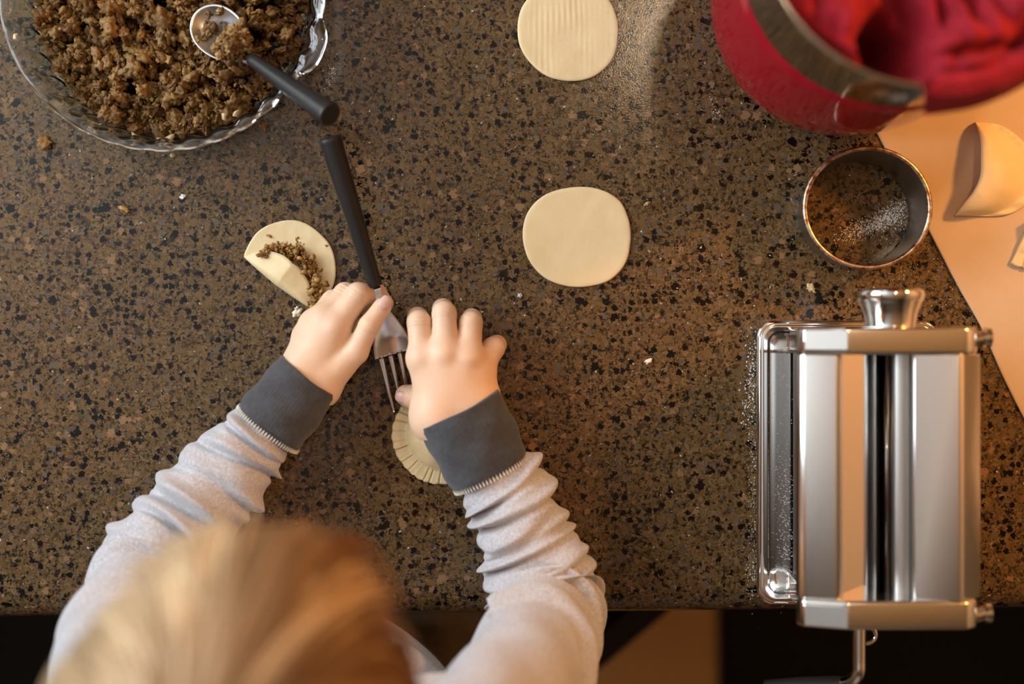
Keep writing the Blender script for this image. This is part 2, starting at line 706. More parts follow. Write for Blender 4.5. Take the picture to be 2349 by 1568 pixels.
# ------------------------------------------------------------------ parchment paper
def parchment():
    edge_px = [(1985, 255), (2010, 305), (2060, 400), (2130, 530), (2192, 650), (2250, 752), (2298, 860), (2349, 962), (2420, 1090), (2520, 1280), (2620, 1480)]
    E = smooth_path(edge_px, 560)
    nu = len(E)
    far = 46
    V = []
    for i, (px, py) in enumerate(E):
        z = 0.0006
        zig = (1.1 if i % 2 else -1.1)
        a = W(px + zig, py - zig * .4)
        b = W(px + 620, py - 300)
        for j in range(far):
            t = (j / (far - 1)) ** 1.25
            p = a + (b - a) * t
            V.append(p)
    V = np.array(V)
    q = V.copy()
    q[:, 2] = 0
    w = fnoise(q, 9.0, 3.3, 2)
    lift = 0.0010 + 0.0011 * (w + .6).clip(0)
    V[:, 2] = Z0 + lift
    o = mk('parchment_paper', V, grid_faces(nu, far)[:, ::-1].copy(), PARCH)
    solid(o, .00025, 0)
    return tag(o, 'sheet of tan parchment paper with a serrated edge under the finished pastries', 'baking paper')


parchment()

# ------------------------------------------------------------------ glass pie dish with filling and spoon
DC = np.array([*(W(375, -25, .04)[:2]), Z0])


def pie_dish():
    o_r = .1185
    prof_out = [(.0, .0005), (.090, .0005), (.1030, .0015), (.1075, .0055), (.1105, .020), (.1122, .0335), (.1132, .0392), (.1145, .0405), (.1182, .0425), (.1192, .0447), (.1182, .0468)]
    prof_in = [(.1152, .0465), (.1115, .0450), (.1098, .0405), (.1080, .0270), (.1052, .0105), (.1005, .0068), (.0900, .0055), (.0, .0055)]
    prof = np.array(prof_out + prof_in)
    # round the profile
    po = smooth_path(prof_out, 40)
    pi_ = smooth_path(prof_in, 34)
    prof = np.vstack([po, pi_])
    n = 360
    V, F = lathe(prof, n, 0, 0, 0, False)
    ang = np.arctan2(V[:, 1], V[:, 0])
    r = np.hypot(V[:, 0], V[:, 1])
    wall = sstep(.103, .108, r) * (1 - sstep(.112, .117, r))
    flute = 0.0016 * np.cos(ang * 34)
    k = 1 + wall * flute / np.maximum(r, .01)
    rimw = sstep(.108, .118, r)
    for a0 in (math.radians(-22), math.radians(158)):
        da = (ang - a0 + PI) % (2 * PI) - PI
        b = np.exp(-(da / .155) ** 4)
        k = k + rimw * b * .055
        V[:, 2] += rimw * b * .003 * np.sign(V[:, 2] - .0445) * 1.0
    V[:, 0] *= k
    V[:, 1] *= k
    V += DC + np.array([0, 0, .0])
    root = thing('pie_dish', DC, 'clear fluted glass pie dish full of brown minced filling', 'dish')
    g = mk('glass_body', V, F, GLASS, root)
    return root


pie_dish()

# chunk library for minced filling: irregular flakes and lumps
def chunk_lib(n=14, sub=2, seed=1):
    import bmesh
    lib = []
    r2 = np.random.default_rng(seed)
    for i in range(n):
        bm = bmesh.new()
        bmesh.ops.create_icosphere(bm, subdivisions=sub, radius=1.0)
        V = np.array([v.co[:] for v in bm.verts])
        F = np.array([[v.index for v in f.verts] for f in bm.faces])
        bm.free()
        off = r2.uniform(-50, 50, 3)
        d = np.array([mnoise.fractal(Vector(v * 1.5 + off), .6, 2.1, 4) for v in V])
        V = V * (1 + .92 * d)[:, None].clip(.25)
        V = V * np.array([1.0, r2.uniform(.5, .95), r2.uniform(.35, .75)])
        lib.append((V, F))
    return lib


LIB = chunk_lib(16, 3)
LIBS = chunk_lib(10, 1, 5)


def rand_rot(r):
    q = r.normal(size=4)
    q /= np.linalg.norm(q)
    w, x, y, z = q
    return np.array([[1 - 2 * (y * y + z * z), 2 * (x * y - z * w), 2 * (x * z + y * w)], [2 * (x * y + z * w), 1 - 2 * (x * x + z * z), 2 * (y * z - x * w)], [2 * (x * z - y * w), 2 * (y * z + x * w), 1 - 2 * (x * x + y * y)]])


BR = np.array([[.235, .124, .034], [.19, .096, .025], [.30, .172, .054], [.135, .066, .018], [.37, .225, .082], [.24, .138, .044]])


def chunks(places, r, lib=LIB):
    """places: rows x y z size ; -> V, F, tint"""
    Vs, Fs, Ts, off = [], [], [], 0
    for x, y, z, s in places:
        V, F = lib[r.integers(len(lib))]
        v = (V * s) @ rand_rot(r).T + np.array([x, y, z])
        c = BR[r.choice(len(BR), p=[.28, .22, .18, .14, .08, .10])] * r.uniform(.85, 1.15)
        Vs.append(v)
        Fs.append(F + off)
        Ts.append(np.repeat(np.array([[*c, 1.0]]), len(v), 0))
        off += len(v)
    return np.vstack(Vs), np.vstack(Fs), np.vstack(Ts)


def filling():
    r = np.random.default_rng(11)
    poly = [(45, -40), (42, 60), (48, 110), (78, 130), (88, 205), (150, 240), (190, 262), (250, 300), (285, 322), (345, 322), (410, 318), (470, 312), (530, 292), (580, 268), (615, 232), (628, 196), (650, 150), (690, 118), (702, 50), (706, -40), (690, -140), (620, -240), (500, -310), (375, -335), (230, -310), (120, -230), (60, -130)]
    pl = []
    # dense body below
    tries = 0
    centres = []
    while len(centres) < 560 and tries < 20000:
        tries += 1
        px, py = r.uniform(30, 715), r.uniform(-330, 335)
        if not in_poly(np.array(px), np.array(py), poly):
            continue
        if py < -120 and r.random() < .55:
            continue
        hole = (590 < px < 668 and 118 < py < 215) or (560 < px < 640 and -10 < py < 34) or (440 < px < 470 and 0 < py < 60)
        if hole and r.random() < .88:
            continue
        dd = min(abs(px - 375) / 335, 1)
        rad = math.hypot(px - 375, py + 25) / 345
        top = .012 + .020 * (1 - rad ** 3) + .010 * mnoise.noise(Vector((px * .018, py * .018, 2.0)))
        centres.append((px, py, max(top, .007)))
    for px, py, top in centres:
        m = r.integers(5, 10)
        dh = r.normal(0, .0055)
        sp = r.uniform(8, 17)
        for k in range(m):
            h = top - abs(r.normal(0, .0045)) + dh
            qx, qy = px + r.normal(0, sp), py + r.normal(0, sp)
            if math.hypot(qx - 375, qy + 25) > 338:
                continue
            s = .0012 + .0048 * r.random() ** 1.8
            p = W(qx, qy, max(h, .0095))
            rr = math.hypot(p[0] - DC[0], p[1] - DC[1])
            if rr > .1005 + .12 * max(h - .012, 0):
                continue
            pl.append((p[0], p[1], p[2], s))
    # sparse floor layer
    for k in range(500):
        px, py = r.uniform(60, 690), r.uniform(-300, 310)
        if in_poly(np.array(px), np.array(py), poly):
            p = W(px, py, .009)
            if math.hypot(p[0] - DC[0], p[1] - DC[1]) < .1:
                pl.append((p[0], p[1], p[2], r.uniform(.002, .005)))
    V, F, T = chunks(pl, r)
    V[:, 2] = np.maximum(V[:, 2], Z0 + .0062)
    o = mk('minced_filling', V, F, FILL, attr={'tint': T})
    tag(o, 'loose brown minced filling heaped in the glass pie dish', 'filling', kind='stuff')
    # pale flakes stuck at the near edge of the heap
    pl = [(*W(px, py, h), s) for px, py, h, s in [(215, 287, .018, .004), (228, 291, .017, .003), (390, 316, .02, .0045), (518, 268, .026, .0045), (545, 258, .028, .0045), (312, 313, .02, .004), (366, 321, .02, .0028)]]
    V, F, T = chunks(pl, r, LIBS)
    T[:, :3] = np.array([.62, .47, .24])
    o = mk('onion_flakes', V, F, FILL, attr={'tint': T})
    tag(o, 'pale cooked onion flakes at the near edge of the brown filling', 'filling', kind='stuff')
    return


filling()


def spoon():
    a = W(507, 78, .042)
    b = W(575, 135, .050)
    e = W(757, 263, .098)
    root = thing('spoon', a, 'serving spoon with black handle resting in the minced filling', 'spoon')
    ax = (b - a)
    ax[2] = 0
    ax /= np.linalg.norm(ax)
    sd = np.array([-ax[1], ax[0], 0])
    L_, Wd = .0255, .0185
    nu, nv = 48, 16
    V = []
    for i in range(nu):
        th = 2 * PI * i / nu
        for j in range(nv):
            s = j / (nv - 1)
            x, y = L_ * math.cos(th) * s, Wd * math.sin(th) * s * (1 - .10 * math.cos(th))
            z = .0085 * (s * s) - .0085
            V.append(a + ax * x + sd * y + np.array([0, 0, z + .003 * x / L_]))
    F = grid_faces(nu, nv, True, False)
    # turn the bowl so that its open side looks up
    o = solid(mk('bowl', V, F, SPOONST, root), .0011, -1)
    p0 = a + ax * (L_ - .004) + np.array([0, 0, .0015])
    neck = smooth_path([p0, p0 + ax * .008 + np.array([0, 0, .003]), b + ax * .004], 14)
    mk('neck', *tube(neck, np.linspace(.0062, .0040, 14), 16, np.linspace(.22, .8, 14)), SPOONST, root)
    hp = smooth_path([b, b + (e - b) * .35, b + (e - b) * .7, e], 40)
    t = np.linspace(0, 1, 40)
    rad = .0047 + .0040 * t
    rad[0] *= .86
    dr = (e - hp[-2]) / np.linalg.norm(e - hp[-2])
    hp = np.vstack([hp, e + dr * .0005, e + dr * .0008])
    rad = np.concatenate([rad, [rad[-1] - .0003, rad[-1] - .0009]])
    mk('handle', *tube(hp, rad, 40), BLACKP, root, sharp=50)
    # the lump carried on the spoon
    r = np.random.default_rng(5)
    pl = []
    for k in range(230):
        t = r.random()
        px = 520 + 42 * r.normal(0, .45) + 18 * t
        py = 92 + 40 * r.normal(0, .45)
        if (px - 505) * .62 + (py - 70) * .5 < 12 or px > 578:
            continue
        if py < 28 or py > 142:
            continue
        pl.append((*W(px, py, .044 + abs(r.normal(0, .005))), r.uniform(.0018, .0042)))
    V, F, T = chunks(pl, r)
    T[:, :3] = T[:, :3] * 1.2
    o = mk('filling_lump', V, F, FILL, attr={'tint': T})
    tag(o, 'lump of brown filling lying on the spoon bowl', 'filling', kind='stuff')


spoon()

# ------------------------------------------------------------------ dough rounds
def dough_disc(name, outline, h, label, seed, group, ribs=False):
    """outline: list of px points around; a thin uneven sheet with a rounded edge"""
    P = smooth_path(outline + [outline[0]], 181)[:-1]
    c = P.mean(0)
    n = len(P)
    prof = [(q, 1.0) for q in np.linspace(0, .92, 40)] + [(.97, .97), (.99, .82), (1.0, .5), (.995, .15), (.985, 0.0)]
    V = []
    for i in range(n):
        for s, z in prof:
            q = c + (P[i] - c) * s
            w = W(q[0], q[1], 0)
            w[2] = Z0 + .0004 + h * z
            V.append(w)
    V = np.array(V)
    nz = fnoise(V * np.array([1, 1, 0]), 45.0, seed, 2)
    top = (V[:, 2] > Z0 + h * .8)
    V[:, 2] += top * .00045 * nz
    if ribs:
        # faint ridges left by the rollers
        V[:, 2] += top * .00012 * np.sin(V[:, 0] * 2 * PI / .0042 + 2 * fnoise(V, 40, 5.5, 1)) * (.4 + 1.4 * fnoise(V, 45, 2.5, 1)).clip(0, 1)
    F = grid_faces(n, len(prof), True, False)[:, ::-1].copy()
    o = mk(name, V, F, DOUGH)
    return tag(o, label, 'dough', group)


def circ(cx, cy, rx, ry, wob, seed, n=20):
    r = np.random.default_rng(seed)
    ph = r.uniform(0, 6, 4)
    out = []
    for k in range(n):
        a = 2 * PI * k / n
        w = 1 + wob * (math.sin(2 * a + ph[0]) + .6 * math.sin(3 * a + ph[1]) + .4 * math.sin(5 * a + ph[2]))
        out.append((cx + rx * w * math.cos(a), cy + ry * w * math.sin(a)))
    return out


dough_disc('dough_round', [(1419, 72), (1414, 115), (1398, 147), (1370, 172), (1340, 184), (1303, 187), (1265, 180), (1235, 163), (1208, 135), (1192, 105), (1187, 70), (1191, 35), (1203, 8), (1228, -20), (1260, -40), (1305, -48), (1345, -40), (1378, -22), (1403, 10), (1416, 45)], .0022,
           'flat raw dough round beside the red pot with roller marks on its top', 1.0, 'flat dough rounds', True)
dough_disc('dough_round', [(1447, 550), (1440, 590), (1422, 622), (1392, 646), (1350, 657), (1310, 658), (1270, 648), (1240, 630), (1215, 600), (1202, 565), (1199, 530), (1208, 492), (1232, 460), (1266, 440), (1310, 430), (1355, 430), (1395, 442), (1425, 465), (1441, 500), (1446, 525)], .0022,
           'flat raw dough round alone in the middle of the worktop', 4.0, 'flat dough rounds')


def folded_dough():
    A, B = np.array([560., 588.]), np.array([716., 708.])
    u = (B - A) / np.linalg.norm(B - A)
    v = np.array([u[1], -u[0]])             # towards the flat part (up and right in the picture)
    half = np.linalg.norm(B - A) / 2
    mid = (A + B) / 2
    R = 108.0
    cv = 42.0                                # disc centre above the fold line
    s0 = PX(0)
    nr, na = 26, 160
    V = []
    for i in range(na):
        a = 2 * PI * i / na
        for j in range(nr):
            rr = R * j / (nr - 1)
            wob = 1 + .012 * math.sin(3 * a + 1) + .008 * math.sin(7 * a)
            x = rr * math.cos(a) * wob
            y = cv + rr * math.sin(a) * wob
            edge = 1 - min(1, abs(x) / (half * 1.02))
            rho = 22.0 * max(edge, .03) ** .55       # roll radius in px
            if y >= 0:
                X, Y, H = x, y, 1.5 / 1 + 0.0
                # the flat part lifts slightly near the fold ends
                H = .0
            else:
                L_ = -y * 1.72
                arc = PI * rho
                if L_ < arc:
                    th = L_ / rho
                    Y = -rho * math.sin(th) * .35 + 0.0
                    Y = -rho * .55 * math.sin(th) + rho * .25 * (1 - math.cos(th))
                    H = rho * (1 - math.cos(th))
                else:
                    rest = L_ - arc
                    Y = rho * .5 + rest * .93
                    H = 2 * rho + rest * .05
                X = x
            q = mid + u * X + v * Y
            p = W(q[0], q[1], 0)
            k = (D - H * s0) / D
            p[0] *= k
            p[1] *= k
            p[2] = Z0 + .0018 + H * s0
            V.append(p)
    V = np.array(V)
    V[:, 2] += .0005 * fnoise(V, 70, 2.0, 2)
    V[:, 2] = np.maximum(V[:, 2], Z0 + .0016)
    F = grid_faces(na, nr, True, False)[:, ::-1].copy()
    root = thing('folded_pastry', W(665, 610, 0), 'half folded dough round with brown filling showing beside the hand', 'pastry')
    o = solid(mk('dough_sheet', V, F, DOUGH, root), .0015, 1)
    # its filling: a ridge along the fold
    r = np.random.default_rng(21)
    pl = []
    path = smooth_path([(600, 577), (640, 570), (672, 578), (700, 600), (714, 634), (716, 668), (722, 702)], 60)
    for k in range(430):
        c = path[r.integers(len(path))]
        t = r.normal(0, 10)
        px, py = c[0] + t * .6 + r.normal(0, 5) + 5, c[1] - t * .5 + r.normal(0, 5)
        pl.append((*W(px, py, .0045 + abs(r.normal(0, .0045))), .0009 + .0026 * r.random() ** 1.6))
    for px, py, s in ((618, 541, .0022), (683, 545, .0018), (679, 549, .0014), (749, 563, .0015), (697, 560, .0009), (660, 588, .002), (690, 556, .0008)):
        pl.append((*W(px, py, .0036), s))
    V, F, T = chunks(pl, r, LIBS)
    V[:, 2] = np.maximum(V[:, 2], Z0 + .0030)
    T[:, :3] *= 1.6
    o = mk('filling', V, F, FILL, root, attr={'tint': T})
    o['kind'] = 'stuff'


folded_dough()


def half_moon(name, A, B, depth, label, group, hdome=.015, crimps=14, side=1, seed=0, offs=0.0):
    """sealed half-moon with a pressed, fork-crimped border; A-B is the folded straight side (px)"""
    A, B = np.array(A, float), np.array(B, float)
    u = (B - A) / np.linalg.norm(B - A)
    v = np.array([-u[1], u[0]]) * side
    mid, half = (A + B) / 2, np.linalg.norm(B - A) / 2
    na, nr = 420, 48
    V, bottom = [], []
    r = np.random.default_rng(seed)
    jit = r.normal(0, .16, crimps + 1)
    dep = r.uniform(.35, 1.1, crimps + 1)
    for i in range(na):
        a = PI * i / (na - 1)
        ca, sa = math.cos(a), math.sin(a)
        ph = a / PI * crimps
        kk = int(round(ph))
        g = abs(ph - kk - jit[min(kk, crimps)])
        groove = math.exp(-(g / .075) ** 2) * dep[min(kk, crimps)]
        lobe = math.cos(2 * PI * (ph - jit[min(kk, crimps)]))
        for j in range(nr):
            s = j / (nr - 1)
            edge = 1 - .009 * lobe * sstep(.85, 1, s) + .008 * math.sin(5 * a + seed)
            q = mid - u * half * ca * s * edge + v * (depth * sa * s * edge - 10 * (1 - s))
            rim = float(sstep(.68, .78, s))
            # dome: high inside, dropping to the border; folded side stays round
            fold = math.sin(a) ** .35
            fd = sa * s                                   # 0 at the fold line
            dome = (1 - (s / .80) ** 3.0 if s < .80 else 0) * (.55 + .45 * min(1, fd * 3)) * (1 - .75 * abs(ca) ** 4)
            z = hdome * dome * (1 - rim) + .0032 * (1 + .0)
            if s > .68:
                z = z * (1 - rim) + .0034 * rim
                z += .00012 * lobe * rim
                z -= .0025 * groove * float(sstep(.71, .76, s))
            if s > .985:
                z *= .55
            p = W(q[0], q[1], 0)
            k = (D - z) / D
            p[0] *= k
            p[1] *= k
            p[2] = Z0 + z + .0004 + offs
            V.append(p)
    V = np.array(V)
    V[:, 2] += .0008 * fnoise(V, 75, seed + 1.0, 3)
    F = grid_faces(na, nr, False, False)
    # rounded folded side and underside: mirror sheet lying on the table
    Vb = V.copy()
    Vb[:, 2] = Z0 + .0004 + offs
    n0 = len(V)
    Fb = grid_faces(na, nr, False, False)[:, ::-1] + n0
    rim = [[(i) * nr + nr - 1, (i + 1) * nr + nr - 1, (i + 1) * nr + nr - 1 + n0, i * nr + nr - 1 + n0] for i in range(na - 1)]
    f0 = [[(j + 1), j, j + n0, j + 1 + n0] for j in range(nr - 1)]
    l = (na - 1) * nr
    f1 = [[l + j, l + j + 1, l + j + 1 + n0, l + j + n0] for j in range(nr - 1)]
    allF = np.vstack([F, Fb, np.array(rim), np.array(f0), np.array(f1)])
    if side > 0:
        allF = allF[:, ::-1].copy()
    o = mk(name, np.vstack([V, Vb]), allF, DOUGH, sharp=70)
    import bmesh
    bm = bmesh.new()
    bm.from_mesh(o.data)
    bmesh.ops.remove_doubles(bm, verts=bm.verts, dist=.00005)
    bmesh.ops.recalc_face_normals(bm, faces=bm.faces)
    bm.to_mesh(o.data)
    bm.free()
    return tag(o, label, 'pastry', group)


half_moon('crimped_pastry', (948, 902), (1082, 1088), 116, 'half moon pastry with fork crimped edge being pressed under the hands', 'sealed half moon pastries', seed=3)


def turnover():
    """plump half moon seen at the edge of the picture: concave folded side, thin pressed far edge"""
    fold = smooth_path([(2235, 281), (2246, 320), (2248, 365), (2246, 405), (2230, 440), (2208, 468), (2189, 493)], 90)
    rim = smooth_path([(2235, 281), (2290, 287), (2340, 320), (2385, 380), (2380, 440), (2310, 492), (2189, 495)], 90)
    cs = smooth_path([(.24, 0), (.15, .16), (.06, .45), (0, .78), (.035, .94), (.13, 1.0), (.26, .99), (.42, .86), (.58, .56), (.72, .27), (.80, .17), (.90, .15), (.975, .12), (1.0, .06), (.985, 0)], 54)
    ns = len(cs)
    V = []
    for i in range(90):
        t = i / 89
        body = (math.sin(PI * t)) ** .55
        for j in range(ns):
            sx, z = cs[j]
            q = fold[i] + (rim[i] - fold[i]) * sx
            hz = .0045 + .0180 * body
            z = max(z, 0) * hz + .0009 * math.sin(t * 62) * float(sstep(.74, .86, sx)) * body * (z > .02)
            b = W(q[0], q[1], 0)
            k = (D - z) / D
            V.append([b[0] * k, b[1] * k, Z0 + .0022 + max(z, 0)])
    V = np.array(V)
    V[:, 2] += .0014 * fnoise(V, 42, 8.0, 2) * sstep(.006, .015, V[:, 2] - Z0)
    allF = grid_faces(90, ns, False, True)
    o = mk('turnover', V, allF, DOUGH)
    import bmesh
    bm = bmesh.new()
    bm.from_mesh(o.data)
    bmesh.ops.remove_doubles(bm, verts=bm.verts, dist=.00005)
    bmesh.ops.recalc_face_normals(bm, faces=bm.faces)
    bm.to_mesh(o.data)
    bm.free()
    return tag(o, 'plump half moon pastry on the parchment near the red towel', 'pastry', 'sealed half moon pastries')


turnover()
half_moon('crimped_pastry', (2318, 604), (2440, 402), 118, 'crimped pastry on the parchment cut off by the picture edge', 'sealed half moon pastries', side=1, seed=9, offs=.0018, hdome=.017)

# ------------------------------------------------------------------ cookie cutter ring
def cutter():
    h = .045
    cb = W(1958, 492, 0)
    ct = W(1991, 476, h)
    root = thing('ring_cutter', (cb[0], cb[1], Z0), 'round worn steel ring cutter with rusty rim standing in flour', 'cutter')
    rb, rt = 126 * PX(0), 141 * PX(h)
    n = 128
    prof = []
    zs = [0, .006, .014, .024, .034, .040, .0425]
    loops_o = []
    a = np.linspace(0, 2 * PI, n, endpoint=False)

    def ring(t, rr, z):
        c = cb[:2] + (ct[:2] - cb[:2]) * t
        return [[c[0] + rr * 1.015 * math.cos(q), c[1] + rr * .965 * math.sin(q), Z0 + .0004 + z] for q in a]
    for z in zs:
        t = z / h
        loops_o.append(ring(t, rb + (rt - rb) * t, z))
    loops_i = []
    for z in zs[::-1]:
        t = z / h
        loops_i.append(ring(t, rb + (rt - rb) * t - .0007, z))
    V, F = loft(loops_o + loops_i)
    nn = len(loops_o + loops_i)
    F = F + [[i, (i + 1) % n, (nn - 1) * n + (i + 1) % n, (nn - 1) * n + i] for i in range(n)]
    mk('wall', V, F, TIN, root)
    # rolled rim: torus
    k = 14
    V = []
    for q in a:
        for j in range(k):
            b = 2 * PI * j / k
            rr = rt + .0019 * math.cos(b) + .0002
            V.append([ct[0] + rr * 1.015 * math.cos(q), ct[1] + rr * .965 * math.sin(q), Z0 + .0435 + .0019 * math.sin(b)])
    mk('rolled_rim', V, grid_faces(n, k, True, True), RUST, root)


cutter()

# ------------------------------------------------------------------ red pot and towel
PCX, PCY = .2415, .2470


def red_pot():
    root = thing('mixing_pot', (PCX, PCY, Z0), 'tall glossy red pot with a polished steel upper band holding a towel', 'pot')
    po = [(.0, .001), (.070, .001), (.083, .006), (.0925, .022), (.0985, .050), (.1010, .085), (.1016, .130), (.1018, .170), (.1014, .181), (.1004, .1835)]
    pin = [(.0985, .1835), (.0975, .175), (.0975, .10), (.094, .05), (.085, .022), (.06, .008), (.0, .006)]
    V, F = lathe(np.vstack([smooth_path(po, 50), np.array(pin)]), 160, PCX, PCY, Z0, False)
    mk('red_body', V, F, REDGL, root)
    so = [(.0985, .180), (.1000, .1835), (.1003, .20), (.1000, .23), (.0990, .252), (.0990, .258), (.1010, .2605), (.1026, .2625), (.1018, .2648), (.0995, .2640), (.0972, .256), (.0965, .24), (.0965, .20), (.0968, .180)]
    V, F = lathe(np.vstack([smooth_path(so, 60)]), 160, PCX, PCY, Z0, True)
    mk('steel_band', V, F, STEEL, root)


red_pot()


def towel():
    na, ns = 300, 120
    V = np.zeros((na, ns, 3))
    S = np.linspace(0, 1, ns)
    for i in range(na):
        th = 2 * PI * i / na - PI
        # overhang on the side towards the lower right of the picture
        d0 = (math.degrees(th) + 52 + 180) % 360 - 180
        ov = float(sstep(-44, -37, d0) * (1 - sstep(75, 95, d0)))
        rim = .0958
        tot = rim + ov * (.014 + .027)
        for j in range(ns):
            l = tot * S[j]
            if l < rim - .004 or ov < .01:
                l2 = min(l, rim - .001)
                r = l2
                z = .232 + .020 * ov * sstep(.45, 1, l2 / rim) + .012 * sstep(.3, .9, l2 / rim)
            elif l < rim + .014:
                t = (l - rim + .004) / .018
                r = rim - .004 + t * .0145
                z = .264 + .0035 * math.sin(PI * t)
                z0 = .232 + .020 * ov + .012
                z = z0 * (1 - sstep(0, .5, t)) + z * sstep(0, .5, t)
            else:
                dwn = (l - rim - .014)
                r = rim + .0105 + dwn * .22 + .001
                z = .2645 - dwn * .92
            x, y = r * math.cos(th), r * math.sin(th)
            V[i, j] = (x, y, z)
    P = V.reshape(-1, 3)
    r = np.hypot(P[:, 0], P[:, 1])
    x, y = P[:, 0], P[:, 1]
    # broad crumples, a deep hollow and ribbed folds of the hem
    n1 = fnoise(P * np.array([1, 1, .2]), 26, 4.0, 2)
    n2 = fnoise(P * np.array([1.7, .7, .3]), 60, 9.0, 2)
    ins = 1 - sstep(.0905, .096, r)
    dz = ins * (.021 * n1 + .007 * n2)
    hx, hy = W(2035, 95, .25)[0] - PCX, W(2035, 95, .25)[1] - PCY
    hole = np.exp(-(((x - hx) / .013) ** 2 + ((y - hy) / .016) ** 2) ** 1.4)
    dz -= .075 * hole * ins
    # band of pleats
    band = np.exp(-((y - (-.052 + .12 * (x - .01))) / .024) ** 2) * sstep(-.02, .012, x)
    dz += band * (.012 + .0042 * np.sin((x + .25 * y) * 2 * PI / .0155)) * (1 - hole)
    crease = np.exp(-((y - (-.083 + .16 * (x - .01))) / .0035) ** 2) * sstep(-.02, .01, x)
    dz -= .012 * crease * ins
    crease2 = np.exp(-((x + .7 * y + .045) / .007) ** 2) * (1 - sstep(-.02, .02, x))
    dz -= .018 * crease2 * ins
    P[:, 2] += dz
    out = sstep(.104, .110, r)
    P[:, 2] += out * .001 * np.sin(np.arctan2(y, x) * 30)
    P += np.array([PCX, PCY, Z0])
    o = mk('kitchen_towel', P, grid_faces(na, ns, True, False), REDCL)
    solid(o, .0014, 1)
    tag(o, 'crumpled deep red kitchen towel stuffed in the pot and hanging over its rim', 'towel')


towel()

# ------------------------------------------------------------------ fork
def fork():
    tip = W(930, 940, .010)
    e = W(757, 317, .070)
    n0 = W(861, 655, .041)
    root = thing('fork', n0, 'dinner fork with black handle and four tines held in a fist', 'fork')
    hp = smooth_path([e, e + (n0 - e) * .33, e + (n0 - e) * .66, n0], 44)
    t = np.linspace(0, 1, 44)
    rad = .0083 - .0031 * t
    dr = (hp[0] - hp[1]) / np.linalg.norm(hp[0] - hp[1])
    hp = np.vstack([e + dr * .0008, e + dr * .0005, hp])
    rad = np.concatenate([[rad[0] - .0009, rad[0] - .0003], rad])
    mk('handle', *tube(hp, rad, 40), BLACKP, root, sharp=50)
    # head: plate between left and right edges given in the picture, height falling to the tips
    rows = [(657, 856, 872, .041), (690, 863, 880, .0395), (715, 864, 893, .037), (735, 861, 908, .034), (755, 858, 922, .031), (775, 856, 934, .0285), (795, 857, 941, .027), (812, 860, 944, .026)]
    R = smooth_path(np.array(rows, float), 30)
    m = 22
    V = []
    for py, xl, xr, h in R:
        for j in range(m):
            s = j / (m - 1)
            px = xl + (xr - xl) * s
            dish = .0028 * (1 - (2 * s - 1) ** 2) * sstep(700, 780, py)
            yy = py - (px - (xl + xr) / 2) * .28
            V.append(W(px, yy, h - dish))
    F = grid_faces(30, m)[:, ::-1].copy()
    solid(mk('fork_head', V, F, FORKST, root), .0017, 0)
    # four tapering tines
    roots = [(865.5, 880.5), (888, 901.5), (909, 922.5), (930.5, 943.5)]
    tips = [(904, 946), (924.5, 939), (943, 935), (960, 930)]
    hr = .0255
    for (xl, xr), (tx, ty) in zip(roots, tips):
        cx = (xl + xr) / 2
        y0 = 803 - (cx - 902) * .28 + 6
        pts = []
        for k in range(26):
            t = k / 25
            px = cx + (tx - cx) * t
            py = y0 + (ty - y0) * t
            h = hr + (.0078 - hr) * t - .004 * math.sin(PI * t)
            pts.append(W(px, py, h))
        hw = (xr - xl) / 2 * PX(.02) * (1 - .72 * np.linspace(0, 1, 26) ** 1.3)
        mk('tine', *tube(pts, hw, 12, .55), FORKST, root)


fork()

